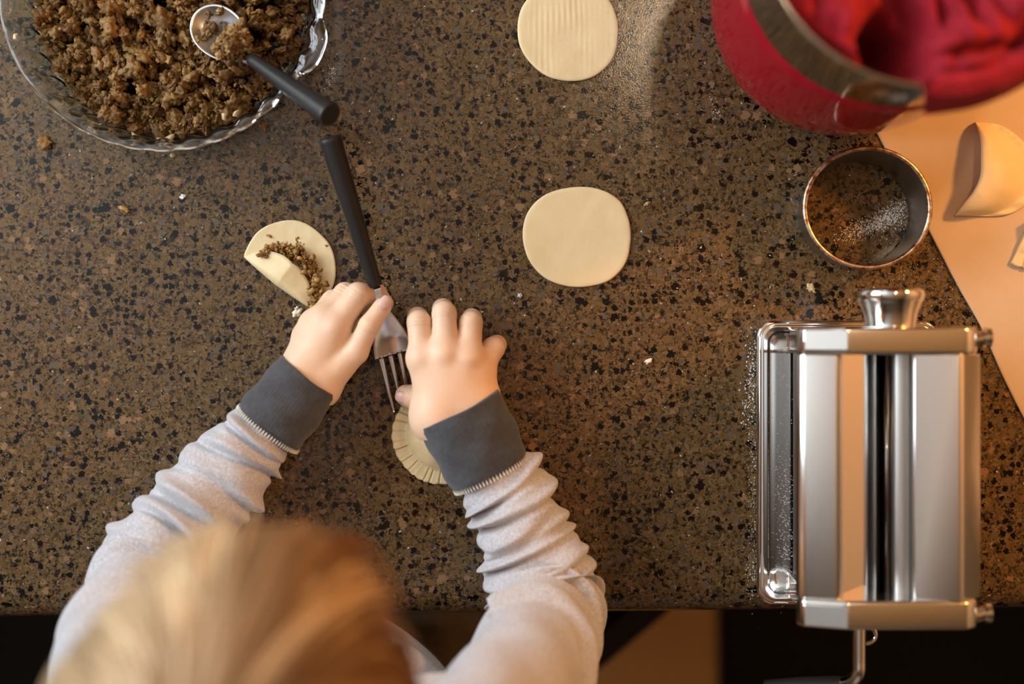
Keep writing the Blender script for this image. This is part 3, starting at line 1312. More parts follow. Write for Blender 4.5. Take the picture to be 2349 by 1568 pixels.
# ------------------------------------------------------------------ pasta machine
def machine():
    loc = (.2525, -.091, Z0)
    root = thing('pasta_machine', loc, 'chrome hand cranked pasta machine with twin rollers standing on the worktop edge', 'pasta machine')
    cx, cy = .2520, -.0905
    hx, hy = .0682, .1068
    lv = []
    for dx, z in ((.006, .0006), (.001, .002), (.000, .006), (.0005, .0088), (.0018, .0098), (.0030, .0092), (.0040, .0098), (.0052, .0100), (.0062, .0092), (.0074, .0090), (.0086, .0078), (.0105, .0052), (.016, .0046), (.020, .0044)):
        lv.append(rrect(cx, cy, hx - dx, hy - dx, max(.0125 - dx * .45, .004), Z0 + z, 10))
    V, F = loft(lv, True, True)
    mk('base_tray', V, F, CHROME, root, sharp=60)
    # end plates
    prof = [(.2080, .008), (.2070, .060), (.1985, .100), (.1935, .1045), (.1965, .1135), (.2240, .1245), (.3055, .1245), (.3125, .1195), (.3190, .100), (.3130, .060), (.3110, .008)]
    prof = [(a, Z0 + b) for a, b in prof]
    for y0, y1 in ((-.0085, .0100), (-.1930, -.1735)):
        o = mk('end_plate', *prism_y(prof, y0, y1), CHROMEB, root, sharp=40)
        bevel(o, .0026, 4, 20)
    # polished caps on the sloping shoulder of each plate
    for y0, y1 in ((-.0060, .0085), (-.1920, -.1765)):
        pr = [(.1948, Z0 + .1062), (.1970, Z0 + .1148), (.2250, Z0 + .1262), (.2262, Z0 + .1232), (.2000, Z0 + .110)]
        bevel(mk('shoulder_cap', *prism_y(pr, y0, y1), CHROME, root, sharp=40), .0010, 3, 20)
    ya, yb = -.1737, -.0083
    # side walls
    bevel(mk('side_panel', *box(.2105, .2122, ya, yb, Z0 + .010, Z0 + .110), SHADEST, root, False), .0005)  # darker steel here carries the shade inside the body
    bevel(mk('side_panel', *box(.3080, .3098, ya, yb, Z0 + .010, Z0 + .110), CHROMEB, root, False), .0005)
    # folded top covers
    pr = [(.1937, .1035), (.1956, .1095), (.1985, .1118), (.2188, .1180), (.2222, .1172), (.2228, .1140), (.2195, .1150), (.1990, .1085), (.1968, .1015)]
    o = mk('top_cover', *prism_y([(a, Z0 + b) for a, b in pr], ya, yb), CHROMEB, root, sharp=50)
    bevel(o, .0011, 3, 15)
    pr = [(.2706, .1140), (.2712, .1168), (.2990, .1255), (.3022, .1244), (.3190, .1075), (.3176, .1071), (.3008, .1222), (.2990, .1228)]
    o = mk('top_cover', *prism_y([(a, Z0 + b) for a, b in pr], ya, yb), CHROMEB, root, sharp=50)
    bevel(o, .0010, 3, 15)
    # sloping feed plate
    pr = [(.2222, .1150), (.2232, .1152), (.2492, .1010), (.2484, .1004)]
    mk('feed_plate', *prism_y([(a, Z0 + b) for a, b in pr], ya, yb), CHROME, root, False)
    pr = [(.2706, .1150), (.2716, .1150), (.2905, .0940), (.2895, .0936)]
    mk('feed_plate', *prism_y([(a, Z0 + b) for a, b in pr], ya, yb), CHROME, root, False)
    for xx, zz in ((.2730, .0835), (.2462, .0740)):
        V, F = tube([[xx, ya, Z0 + zz], [xx, (ya + yb) / 2, Z0 + zz], [xx, yb, Z0 + zz]], .0128, 48)
        mk('roller', V, F, ROLLER, root, sharp=50)
    mk('scraper_bar', *box(.2580, .2604, ya, yb, Z0 + .0885, Z0 + .0925), STEEL, root, False)
    mk('dark_housing', *box(.2130, .3060, ya + .0006, yb - .0006, Z0 + .012, Z0 + .060), BLACKM, root, False)
    # feet under the body down to the tray
    for yy in (-.1835, .0):
        mk('foot', *box(.212, .306, yy - .006, yy + .006, Z0 + .0042, Z0 + .012), CHROMEB, root, False)
    # adjusting knob, axis along y
    kx, kz = .2598, Z0 + .100
    prk = [(.0, .0085), (.0150, .0085), (.0165, .0100), (.0172, .0150), (.0183, .0200), (.0205, .0255), (.0222, .0290), (.0228, .0325), (.0220, .0350), (.0200, .0362), (.0160, .0358), (.0, .0350)]
    n = 64
    V, F = lathe(smooth_path(prk, 50), n, 0, 0, 0, False)
    Vw = np.stack([kx + V[:, 0], V[:, 2], kz + V[:, 1]], 1)
    mk('adjusting_knob', Vw, F[:, ::-1].copy(), CHROME, root)
    V, F = tube([[kx, .0075, kz], [kx, .0110, kz], [kx, .0125, kz]], .0125, 32)
    mk('knob_collar', V, F, CHROMEB, root, sharp=50)
    # pins on the right
    for yy, zz in ((.0015, .112), (-.1850, .112)):
        V, F = tube([[.3095, yy, Z0 + zz], [.3150, yy, Z0 + zz], [.3205, yy + .0015, Z0 + zz]], .0052, 24, up=(0, 0, 1))
        mk('side_pin', V, F, CHROME, root, sharp=50)
        V, F = tube([[.3205, yy + .0015, Z0 + zz], [.3225, yy + .0015, Z0 + zz], [.3240, yy + .0015, Z0 + zz]], .0068, 24, up=(0, 0, 1))
        mk('pin_cap', V, F, CHROME, root, sharp=50)
    # crank
    h = .075
    cr = [W(1971, 1430, h), W(1971, 1470, h), W(1971, 1515, h), W(1970, 1540, h), W(1962, 1556, h - .004), W(1945, 1564, h - .012), W(1925, 1568, h - .020)]
    P = smooth_path(cr, 50)
    V, F = tube(P, .0046, 20, 1.0)
    ck = mk('crank_rod', V, F, CHROME, root)
    g0, g1 = W(1935, 1569, h - .018), W(1752, 1580, h - .030)
    gp = smooth_path([g0, g0 + (g1 - g0) * .1, g0 + (g1 - g0) * .5, g0 + (g1 - g0) * .92, g1], 30)
    V, F = tube(gp, np.interp(np.linspace(0, 1, 30), [0, .06, .5, .94, 1], [.0035, .0058, .0072, .0062, .004]), 24)
    mk('crank_grip', V, F, BLACKP, root)
    # curled clamp end seen beside the rod
    c = W(1992, 1462, .05)
    a = np.linspace(-.6, 2.4 * PI / 2, 24)
    P = np.stack([c[0] - .0005 + .0058 * np.sin(a), c[1] - .0060 * np.cos(a) + .002, np.full(24, c[2])], 1)
    mk('clamp_hook', *tube(P, .0016, 12), CHROME, root)


machine()

# ------------------------------------------------------------------ the child
def SK(px, py, h):
    return W(px, py, h)


def chain(P, pts, rad, k, d=None):
    for i in range(len(pts) - 1):
        e = rcone(P, pts[i], pts[i + 1], rad[i], rad[i + 1])
        d = e if d is None else smin(d, e, k)
    return d


LH = dict(
    index=([(768, 750, .046), (821, 676, .0445), (864, 673, .028), (884, 696, .022)], [.0098, .0089, .0073, .0064]),
    middle=([(744, 738, .041), (792, 676, .034), (836, 694, .020), (852, 716, .0145)], [.0104, .0090, .0074, .0064]),
    ring=([(724, 748, .034), (764, 692, .023), (803, 718, .0125), (818, 744, .0105)], [.0104, .0088, .0072, .0062]),
    pinky=([(707, 774, .026), (738, 730, .0145), (770, 752, .0095), (784, 776, .0088)], [.0098, .0078, .0066, .0060]),
    thumb=([(752, 858, .040), (817, 806, .046), (847, 746, .0520), (877, 704, .0495)], [.0150, .0087, .0073, .0068]))
RH = dict(
    index=([(969, 822, .050), (961, 739, .047), (958, 728, .024), (962, 748, .0105)], [.0094, .0086, .0076, .0066]),
    middle=([(1022, 814, .054), (1019, 719, .050), (1016, 709, .026), (1016, 731, .0105)], [.0098, .0087, .0077, .0067]),
    ring=([(1074, 822, .052), (1080, 741, .047), (1082, 731, .025), (1078, 753, .0105)], [.0095, .0084, .0074, .0064]),
    pinky=([(1098, 852, .044), (1131, 799, .038), (1139, 791, .020), (1132, 808, .0100)], [.0096, .0083, .0072, .0062]),
    thumb=([(1005, 938, .036), (983, 924, .028), (956, 911, .0225), (931, 906, .0195)], [.0145, .0108, .0092, .0080]))


def hand_field(H, wrist, arm, kpalm):
    fing = {k: ([SK(*p) for p in v[0]], v[1]) for k, v in H.items()}
    wr = [(SK(*w[:3]), w[3]) for w in wrist]
    ar = [(SK(*a[:3]), a[3]) for a in arm]

    def fn(P):
        palm = None
        for nme in ('index', 'middle', 'ring', 'pinky'):
            p, r = fing[nme]
            for wc, wrad in wr:
                e = rcone(P, wc, p[0], wrad, r[0])
                palm = e if palm is None else smin(palm, e, kpalm)
        ks = ('index', 'middle', 'ring', 'pinky')
        for a, b in zip(ks[:-1], ks[1:]):
            palm = smin(palm, rcone(P, fing[a][0][0], fing[b][0][0], fing[a][1][0], fing[b][1][0]), .005)
        fg = None
        for nme in ks:
            p, r = fing[nme]
            e = chain(P, p, r, .0022)
            fg = e if fg is None else smin(fg, e, .0014)
        palm = smin(palm, fg, .0045)
        p, r = fing['thumb']
        palm = smin(palm, chain(P, p, r, .003), .0034)
        for i in range(len(ar) - 1):
            palm = smin(palm, rcone(P, ar[i][0], ar[i + 1][0], ar[i][1], ar[i + 1][1]), .008)
        return palm
    return fn


HC = np.array([-.136, -.192, Z0 + .405])        # centre of the head
TILT = Matrix.Rotation(math.radians(-38), 3, 'X')  # the child looks down at the hands
TM = np.array(TILT)


def head_local(p):
    return HC + TM @ np.array(p, float)


def build_person():
    root = thing('person', (-.14, -.30, .56), 'child in grey sweatshirt with charcoal cuffs leaning over worktop pressing a fork', 'person')
    fL = hand_field(LH, [(697, 856, .038, .0160), (728, 882, .037, .0150)], [(704, 878, .038, .0150), (640, 955, .038, .0135), (560, 1040, .040, .0135)], .0075)
    fR = hand_field(RH, [(1012, 952, .043, .0190), (1080, 926, .041, .0190)], [(1062, 962, .042, .0170), (1118, 1075, .040, .0165), (1160, 1140, .041, .0165)], .010)
    parts = []
    lo = np.minimum(W(640, 960, 0), W(640, 960, .09))
    a, b = W(655, 925, 0), W(915, 630, 0)
    parts.append(surface_nets(fL, [a[0], a[1], Z0 + .0012], [b[0], b[1], Z0 + .075], .00095))
    a, b = W(895, 1000, 0), W(1180, 670, 0)
    parts.append(surface_nets(fR, [a[0], a[1], Z0 + .0012], [b[0], b[1], Z0 + .080], .00095))

    # head with face, neck
    def head(P):
        q = (P - HC) @ TM          # to head space: x right, y forward, z up
        d = ellip(q, (0, -.005, .012), (.074, .088, .082))
        d = smin(d, ellip(q, (0, .030, -.040), (.052, .050, .055)), .03)   # jaw and cheeks
        for s in (-1, 1):
            d = smin(d, ellip(q, (s * .034, .052, -.030), (.022, .022, .022)), .012)    # cheeks
            e = ellip(q, (s * .076, -.005, -.012), (.008, .017, .026))
            d = smin(d, e, .006)                                             # ears
            d = -smin(-d, ellip(q, (s * .028, .088, -.004), (.014, .010, .008)), .008)  # eye hollows
        d = smin(d, rcone(q, np.array([0, .078, -.005]), np.array([0, .090, -.026]), .006, .0095), .008)  # nose
        d = smin(d, ellip(q, (0, .077, -.050), (.018, .008, .0045)), .004)   # lips
        d = smin(d, ellip(q, (0, .077, -.058), (.014, .008, .0045)), .004)
        d = smin(d, ellip(q, (0, .062, -.078), (.02, .018, .014)), .014)     # chin
        return d
    parts.append(surface_nets(head, HC - .14, HC + .14, .0032))

    sh = Z0 + .198
    Lsh, Rsh = np.array([-.245, -.250, sh]), np.array([-.035, -.250, sh])
    chest = np.array([-.14, -.284, Z0 + .08])
    pel = np.array([-.14, -.360, Z0 - .20])
    EL, ER = W(345, 1290, .062), W(1256, 1385, .048)

    def trunk(P):
        d = ellip(P, chest, (.088, .056, .115))
        d = smin(d, rcone(P, chest, pel, .066, .072), .02)
        d = smin(d, rcone(P, Lsh, Rsh, .022, .022), .015)
        d = smin(d, rcone(P, np.array([-.138, -.245, Z0 + .20]), head_local((0, -.02, -.05)), .036, .034), .02)
        for S_, E_, ch in ((Lsh, EL, [(345, 1290, .058), (520, 1085, .041), (640, 955, .038), (690, 897, .038)]), (Rsh, ER, [(1256, 1385, .048), (1190, 1215, .042), (1118, 1075, .038), (1080, 1000, .042)])):
            d = smin(d, rcone(P, S_, E_, .022, .018), .01)
            pts = [SK(*c) for c in ch]
            d = smin(d, chain(P, pts, [.021, .0155, .0135, .0130], .01), .01)
        # kneeling legs
        for sx, kx, ky in ((-1, -.215, -.265), (1, -.048, -.232)):
            hip = pel + np.array([sx * .045, .01, -.03])
            knee = np.array([kx, ky, Z0 - .285])
            ankle = np.array([kx - .01 * sx, ky - .22, Z0 - .315])
            toe = ankle + np.array([0, -.075, -.008])
            d = smin(d, rcone(P, hip, knee, .062, .042), .02)
            d = smin(d, rcone(P, knee, ankle, .038, .026), .01)
            d = smin(d, rcone(P, ankle, toe, .024, .016), .01)
        return d
    parts.append(surface_nets(trunk, [-.36, -.60, Z0 - .37], [.12, .02, Z0 + .34], .0062))
    # knuckle bumps, hollows between them and creases at the joints
    def normals(v, f):
        n = np.cross(v[f[:, 2]] - v[f[:, 0]], v[f[:, 3]] - v[f[:, 1]])
        o = np.zeros_like(v)
        for j in range(4):
            np.add.at(o, f[:, j], n)
        return o / (np.linalg.norm(o, axis=1)[:, None] + 1e-12)
    for pi_, H in ((0, LH), (1, RH)):
        v, f = parts[pi_]
        nv = normals(v, f)
        dsp = np.zeros(len(v))
        ks = ('index', 'middle', 'ring', 'pinky')
        m = [SK(*H[k][0][0]) for k in ks]
        for k in range(4):
            c = m[k] + np.array([0, 0, H[ks[k]][1][0] * .8])
            dsp += .0011 * np.exp(-(np.linalg.norm(v - c, axis=1) / .0062) ** 2)
        for k in range(3):
            c = (m[k] + m[k + 1]) / 2 + np.array([0, 0, .008])
            dsp -= .0012 * np.exp(-(np.linalg.norm(v - c, axis=1) / .0055) ** 2)
        for k in ('thumb',) + ks:
            p = [SK(*q) for q in H[k][0]]
            jn = 2 if k == 'thumb' else 1
            ax = (p[jn] - p[jn - 1]) / np.linalg.norm(p[jn] - p[jn - 1])
            rel = v - p[jn]
            t = rel @ ax
            rad = np.linalg.norm(rel - t[:, None] * ax, axis=1)
            near = (rad < H[k][1][jn] * 1.5) * sstep(-.2, .5, nv[:, 2])
            for o_ in (-.0034, -.0008, .0018):
                dsp -= .00042 * near * np.exp(-((t - o_) / .00075) ** 2)
        parts[pi_] = (v + nv * dsp[:, None], f)
    V, F, off = [], [], 0
    for v, f in parts:
        V.append(v)
        F.append(f + off)
        off += len(v)
    body = mk('body', np.vstack(V), np.vstack(F), SKIN, root)
    body.data.update()
    # eyes
    for s in (-1, 1):
        bm_v, bm_f = lathe([(.0001, -.008), (.0055, -.0057), (.008, 0), (.0055, .0057), (.0001, .008)], 20, 0, 0, 0, False)
        vv = np.array([head_local((s * .028 + p[0], .0705 + p[2], -.004 + p[1])) for p in bm_v])
        e = mk('eye', vv, bm_f, EYEW, root)
        bm_v, bm_f = lathe([(.0001, .0085), (.002, .0083), (.0036, .0074)], 16, 0, 0, 0, False)
        vv = np.array([head_local((s * .028 + p[0], .0705 + p[2], -.006 + p[1])) for p in bm_v])
        mk('iris', vv, bm_f, EYEI, e)
    # nails of the two thumbs
    def nail(c, ax, nrm, L_, Wd):
        ax = np.array(ax, float)
        ax /= np.linalg.norm(ax)
        nrm = np.array(nrm, float)
        nrm -= ax * nrm.dot(ax)
        nrm /= np.linalg.norm(nrm)
        sd = np.cross(nrm, ax)
        VV = []
        for i in range(20):
            a = 2 * PI * i / 20
            for j in range(6):
                s = j / 5
                ca, sa = math.cos(a), math.sin(a)
                x = L_ * abs(ca) ** .75 * (1 if ca > 0 else -1) * s
                y = Wd * abs(sa) ** .75 * (1 if sa > 0 else -1) * s
                z = .0006 * (1 - s * s) - .9 * y * y / (2 * .0085) - .25 * x * x / .02
                VV.append(np.array(c) + ax * x + sd * y + nrm * z)
        return solid(mk('fingernail', VV, grid_faces(20, 6, True, False), NAIL, root), .0005, 0)
    t0, t1 = SK(846, 744, .0525), SK(877, 700, .0505)
    ax = (t1 - t0) / np.linalg.norm(t1 - t0)
    nr = np.array([.28, .12, .95])
    nail(t1 + ax * .0012 + nr / np.linalg.norm(nr) * .0083, ax, nr, .0050, .0042)
    t0, t1 = SK(956, 911, .0225), SK(931, 906, .0195)
    ax = (t1 - t0) / np.linalg.norm(t1 - t0)
    nr = np.array([-.25, -.2, .95])
    nail(t1 + ax * .0010 + nr / np.linalg.norm(nr) * .0079, ax, nr, .0052, .0045)
    return root


PERSON = build_person()


# sweatshirt: trunk and two sleeves with folds, charcoal cuffs
def fold_fn(folds):
    """folds: (s0, tilt, phi0, amp, width, sharp)"""
    def f(s, phi):
        out = 0
        for s0, tilt, ph0, amp, w, span in folds:
            sf = s0 + tilt * np.cos(phi - ph0)
            x = (s - sf) / w
            a = amp * np.clip(np.cos((phi - ph0) * span), 0, 1) ** .6 * (.78 + .42 * np.sin(phi * 2.3 + s0 * 91))
            out = out + 1.15 * a * (np.exp(-x * x) - .95 * np.exp(-((x - 1.35) / .62) ** 2))
        return out
    return f


def sweatshirt():
    RS = [(1124, 1079, .039, 87), (1168, 1138, .040, 98), (1199, 1215, .042, 103), (1229, 1295, .044, 115), (1256, 1378, .048, 126), (1247, 1450, .080, 131), (1203, 1535, .130, 138), (1150, 1620, .180, 150), (1085, 1700, .215, 150), (980, 1760, .215, 120)]
    LS = [(619, 978, .037, 76), (567, 1026, .039, 90), (517, 1088, .041, 97), (456, 1158, .046, 106), (392, 1235, .052, 112), (338, 1312, .064, 116), (290, 1400, .100, 118), (255, 1490, .150, 124), (245, 1590, .195, 138), (290, 1690, .225, 150), (400, 1770, .225, 120)]
    out = []
    r = np.random.default_rng(3)
    for k, ST in enumerate((RS, LS)):
        A = np.array(ST, float)
        S = smooth_path(A, 280)
        P = np.array([W(a, b, c) for a, b, c, d in S])
        R = np.array([d * PX(c) for a, b, c, d in S])
        t = np.linspace(0, 1, 280)
        # puff right behind the cuff seam
        R = R * (1 - .16 * np.exp(-(t / .018) ** 2))
        rz = np.interp(t, [0, .15, .5, 1], [.90, .90, .94, 1.0])
        if k == 0:
            fo = [(.070, .022, 1.3, .0058, .015, .5), (.140, .022, 1.2, .0064, .016, .5), (.215, .02, 1.9, .0030, .020, .6), (.275, .015, .8, .0055, .013, .55), (.335, .018, 1.5, .0060, .014, .5),
                  (.390, .01, 1.2, .0058, .012, .5), (.432, -.010, 1.3, .0064, .012, .5), (.475, -.03, 1.4, .0064, .012, .5), (.530, -.05, 1.2, .0050, .015, .5), (.64, -.07, 1.0, .0050, .020, .5), (.365, .05, .4, .0030, .02, .7), (.20, .05, .6, .0028, .018, .7)]
        else:
            fo = [(.050, .018, .4, .0050, .013, .5), (.125, -.03, 2.7, .0055, .018, .55), (.18, .03, .3, .0030, .026, .5), (.225, -.02, 2.6, .0050, .018, .5), (.275, .03, .3, .0048, .020, .5), (.325, -.03, 2.0, .0068, .015, .45), (.385, -.035, 1.6, .0078, .015, .45),
                  (.44, .02, .8, .0040, .018, .5), (.53, -.03, 2.2, .0050, .02, .5), (.66, -.04, 2.0, .004, .03, .5)]
        f0 = fold_fn(fo)
        ph = r.uniform(0, 6, 6)

        def disp(s, phi, f0=f0, ph=ph):
            soft = .0016 * np.sin(23 * s + 2 * phi + ph[0]) + .0011 * np.sin(41 * s - 3 * phi + ph[1]) + .0007 * np.sin(75 * s + 4 * phi + ph[2])
            return (f0(s, phi) + soft) * sstep(0.0, .05, s)
        V, F = tube(P, R, 144, rz, cap=False, disp=disp)
        # sleeves rest on the worktop, not in it
        onb = V[:, 1] > -.205
        V[:, 2] = np.where(onb, np.maximum(V[:, 2], Z0 + .0015), V[:, 2])
        out.append((V, F))

    Lsh, Rsh = np.array([-.240, -.255, Z0 + .205]), np.array([-.040, -.255, Z0 + .205])
    chest = np.array([-.14, -.286, Z0 + .08])
    pel = np.array([-.14, -.350, Z0 - .17])

    def trunk(P):
        d = ellip(P, chest, (.112, .078, .155))
        d = smin(d, rcone(P, chest, pel, .090, .100), .04)
        d = smin(d, rcone(P, Lsh, Rsh, .048, .048), .04)
        d = smin(d, rcone(P, np.array([-.138, -.255, Z0 + .20]), np.array([-.137, -.235, Z0 + .262]), .056, .048), .03)
        wav = .0022 * np.sin(P[..., 2] * 70 + 14 * P[..., 0]) + .002 * np.sin(P[..., 0] * 60 - P[..., 2] * 25)
        d = d - wav
        return np.maximum(d, P[..., 2] - (Z0 + .285 - .5 * (P[..., 1] + .235)))
    out.append(surface_nets(trunk, [-.33, -.52, Z0 - .30], [.06, -.10, Z0 + .34], .0048))
    V, F, off = [], [], 0
    for v, f in out:
        V.append(v)
        F.append(f + off)
        off += len(v)
    sw = mk('sweatshirt', np.vstack(V), np.vstack(F), HEATHER, PERSON)
    # cuffs
    for a, b in (((1052, 938, .045, 93), (1126, 1083, .041, 86)), ((709, 862, .0385, 68), (617, 981, .038, 77))):
        pa, pb = W(*a[:3]), W(*b[:3])
        n = 40
        t = np.linspace(0, 1, n)
        P = pa + (pb - pa) * t[:, None]
        P[:, 2] += .001
        ra, rb = a[3] * PX(a[2]), b[3] * PX(b[2])
        R = ra + (rb - ra) * t
        R = R + .0016 * np.sin(PI * t) ** .5 - .0014 * np.exp(-((t - 1) / .05) ** 2)

        def cd(s, phi):
            return .0006 * np.sin(5 * phi + 9 * s) + .0005 * np.sin(3 * phi - 14 * s) + .00018 * np.sin(60 * phi)
        V, F = tube(P, R, 180, np.linspace(.96, .92, n), cap=False, disp=cd)
        V[:, 2] = np.maximum(V[:, 2], Z0 + .0020)
        cf = solid(mk('cuff', V, F, CUFFM, sw), .0022, 1)
        cf['label'] = 'charcoal ribbed cuff'
        # overlock stitching along the seam
        st = []
        T = (pb - pa) / np.linalg.norm(pb - pa)
        sd = np.cross(T, [0, 0, 1])
        sd /= np.linalg.norm(sd)
        up = np.cross(sd, T)
        m = 70
        for k in range(m):
            p = 2 * PI * k / m
            rr = rb + .0030
            c = pb + np.array([0, 0, .001]) + T * .0008 + rr * (math.cos(p) * sd + .94 * math.sin(p) * up)
            if c[2] < Z0 + .003:
                continue
            st.append(tube([c - T * .0017, c, c + T * .0017], [.0004, .0007, .0004], 6))
        mk('seam_stitching', *join(*st), THREAD, sw)
    return sw


sweatshirt()


def trousers():
    pel = np.array([-.14, -.360, Z0 - .20])

    def fn(P):
        d = ellip(P, pel, (.108, .092, .085))
        for sx, kx, ky in ((-1, -.215, -.265), (1, -.048, -.232)):
            hip = pel + np.array([sx * .045, .01, -.03])
            knee = np.array([kx, ky, Z0 - .285])
            ankle = np.array([kx - .01 * sx, ky - .215, Z0 - .315])
            d = smin(d, rcone(P, hip, knee, .072, .053), .02)
            d = smin(d, rcone(P, knee, ankle, .047, .036), .012)
        wav = .0020 * np.sin(P[..., 1] * 120 + 30 * P[..., 0]) + .0018 * np.sin(P[..., 0] * 150 - P[..., 2] * 90)
        d = d - wav
        return np.maximum(d, Z0 - .3415 - P[..., 2])
    mk('trousers', *surface_nets(fn, [-.33, -.55, Z0 - .37], [.04, -.14, Z0 - .08], .0046), KHAKI, PERSON)


trousers()


def hair():
    ax, ay, az = .084, .108, .096

    def R(dirs):
        # star-shaped head of hair round HC, sheared a little as in the picture
        d = dirs
        k = 1.0 / np.sqrt((d[..., 0] / ax) ** 2 + (d[..., 1] / ay) ** 2 + (d[..., 2] / az) ** 2)
        return k

    def place(al, be, off):
        """al: angle from the whorl, be: azimuth (0 = forward, + to the right)"""
        wv = np.array([0.0, -.30, .954])
        fw = np.array([0.0, .954, .30])
        rt = np.array([1.0, 0, 0])
        d = np.cos(al)[..., None] * wv + np.sin(al)[..., None] * (np.cos(be)[..., None] * fw + np.sin(be)[..., None] * rt)
        p = d * (R(d) + off)[..., None]
        p[..., 0] += .24 * (p[..., 1]) * np.where(p[..., 1] > -.02, 1, 0.3)
        # hair at the left flares out
        p[..., 0] -= .018 * sstep(.01, .09, -p[..., 0]) * sstep(.03, -.05, p[..., 1] * 1.0)
        return HC + p

    def limit(be):
        # how far the hair reaches: short fringe in front, down to the nape behind
        c = np.cos(be)
        return np.where(c > 0, 1.86 - .1 * (1 - c), 1.76 + .3 * (-c))

    # cap with lock ridges
    na, nb = 90, 220
    al = np.linspace(.0, 1.0, na)[:, None]
    be = np.linspace(-PI, PI, nb, endpoint=False)[None, :]
    Al = al * limit(be)
    Be = be + .0 * Al
    src = Be - 1.0 * Al * np.sin(Be) * .55
    ridg = (1 - sstep(1.2, 1.6, Al)) * .0028 * np.sin(src * 13 + 1.5 * np.sin(Al * 3)) * sstep(.1, .5, Al) + .0018 * np.sin(src * 29 + 1)
    V = place(Al, Be + 0 * Al, -.004 + ridg)
    base = np.array([.40, .245, .115])
    tintc = np.repeat(np.array([[.27, .155, .068, 1.0]]), na * nb, 0)
    root = mk('hair', V.reshape(-1, 3), grid_faces(na, nb, False, True), HAIRM, PERSON, attr={'tint': tintc})
    # strands in locks
    r = np.random.default_rng(17)
    nseg, sides = 14, 3
    lightc, darkc = np.array([.80, .58, .34]), np.array([.20, .095, .035])
    locks = []
    for i in range(380):
        b0 = r.uniform(-PI, PI)
        a0 = abs(r.normal(0, .55)) + .02
        tone = .50 + 2.1 * mnoise.noise(Vector((b0 * 3.4 + 5, a0 * 1.2, 3.0))) + .45 * mnoise.noise(Vector((b0 * 9, a0 * 2, 8.0))) - .22 * math.sin(b0)  # last term puts right-side shade into the lock tone
        lift = .0030 + .010 * mnoise.noise(Vector((b0 * 4.2 + 9, a0 * 1.3, 1.0)))
        locks.append((a0, b0, lift, min(max(tone, 0), 1), r.uniform(.6, 1.25), r.uniform(.8, 1.4)))
    Vs, Fs, Ts, off = [], [], [], 0
    ring = np.arange(sides)
    for a0, b0, lift, ci, ln, curl in locks:
        for s in range(30):
            bb = b0 + r.normal(0, .035 / max(a0, .25))
            aa = a0 + r.normal(0, .05)
            aa = max(aa, .01)
            end = aa + ln * r.uniform(.8, 1.15)
            t = np.linspace(0, 1, nseg)
            al_ = aa + (end - aa) * t
            be_ = np.full(nseg, bb)
            for j in range(1, nseg):
                be_[j] = be_[j - 1] + (al_[j] - al_[j - 1]) * curl * math.sin(be_[j - 1]) * 1.1
            al_ = np.minimum(al_, limit(be_))
            o = .0015 + lift * np.sin(PI * np.clip(t * .9 + .1, 0, 1)) + r.normal(0, .0009) + .0012 * t * r.random()
            P = place(al_, be_, o)
            w = np.interp(t, [0, .15, .8, 1], [.0003, .0008, .0007, .00015])
            V, F = tube(P, w, sides, 1.0, cap=False)
            c = (darkc + (lightc - darkc) * ci) * r.uniform(.8, 1.2)
            Vs.append(V)
            Fs.append(F + off)
            Ts.append(np.repeat(np.array([[*c, 1.0]]), len(V), 0))
            off += len(V)
    o = mk('hair_strands', np.vstack(Vs), np.vstack(Fs), HAIRM, root, attr={'tint': np.vstack(Ts)})
    o['kind'] = 'stuff'


hair()

# ------------------------------------------------------------------ added seat standing in for cast shade, dark sheets on the floor
def shade_stool():  # added seat; its dark edge stands in for a cast shadow
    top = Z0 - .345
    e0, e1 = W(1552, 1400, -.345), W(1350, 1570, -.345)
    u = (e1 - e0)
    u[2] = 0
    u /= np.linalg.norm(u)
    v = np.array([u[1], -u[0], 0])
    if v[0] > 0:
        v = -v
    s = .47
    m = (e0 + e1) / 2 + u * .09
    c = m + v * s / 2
    root = thing('shade_stool', (c[0], c[1], 0), 'added square seat under the kneeling child, black in place of cast shade', 'shade_stool')
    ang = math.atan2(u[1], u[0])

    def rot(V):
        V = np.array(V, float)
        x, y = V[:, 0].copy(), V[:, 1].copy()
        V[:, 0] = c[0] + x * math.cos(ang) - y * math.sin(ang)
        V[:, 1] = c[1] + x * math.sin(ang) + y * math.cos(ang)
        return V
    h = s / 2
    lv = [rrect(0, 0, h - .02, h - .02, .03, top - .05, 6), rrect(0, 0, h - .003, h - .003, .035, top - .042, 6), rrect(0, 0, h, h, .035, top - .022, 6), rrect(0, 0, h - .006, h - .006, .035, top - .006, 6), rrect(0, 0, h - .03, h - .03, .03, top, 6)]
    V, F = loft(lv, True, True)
    mk('shade_seat', rot(V), F, PUFF, root)
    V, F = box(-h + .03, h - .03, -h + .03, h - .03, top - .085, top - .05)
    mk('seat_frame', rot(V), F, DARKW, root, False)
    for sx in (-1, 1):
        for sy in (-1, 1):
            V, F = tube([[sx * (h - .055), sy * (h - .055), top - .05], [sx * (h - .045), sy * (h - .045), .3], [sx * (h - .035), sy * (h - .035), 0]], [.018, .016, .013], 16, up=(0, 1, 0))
            mk('leg', rot(V), F, DARKW, root)


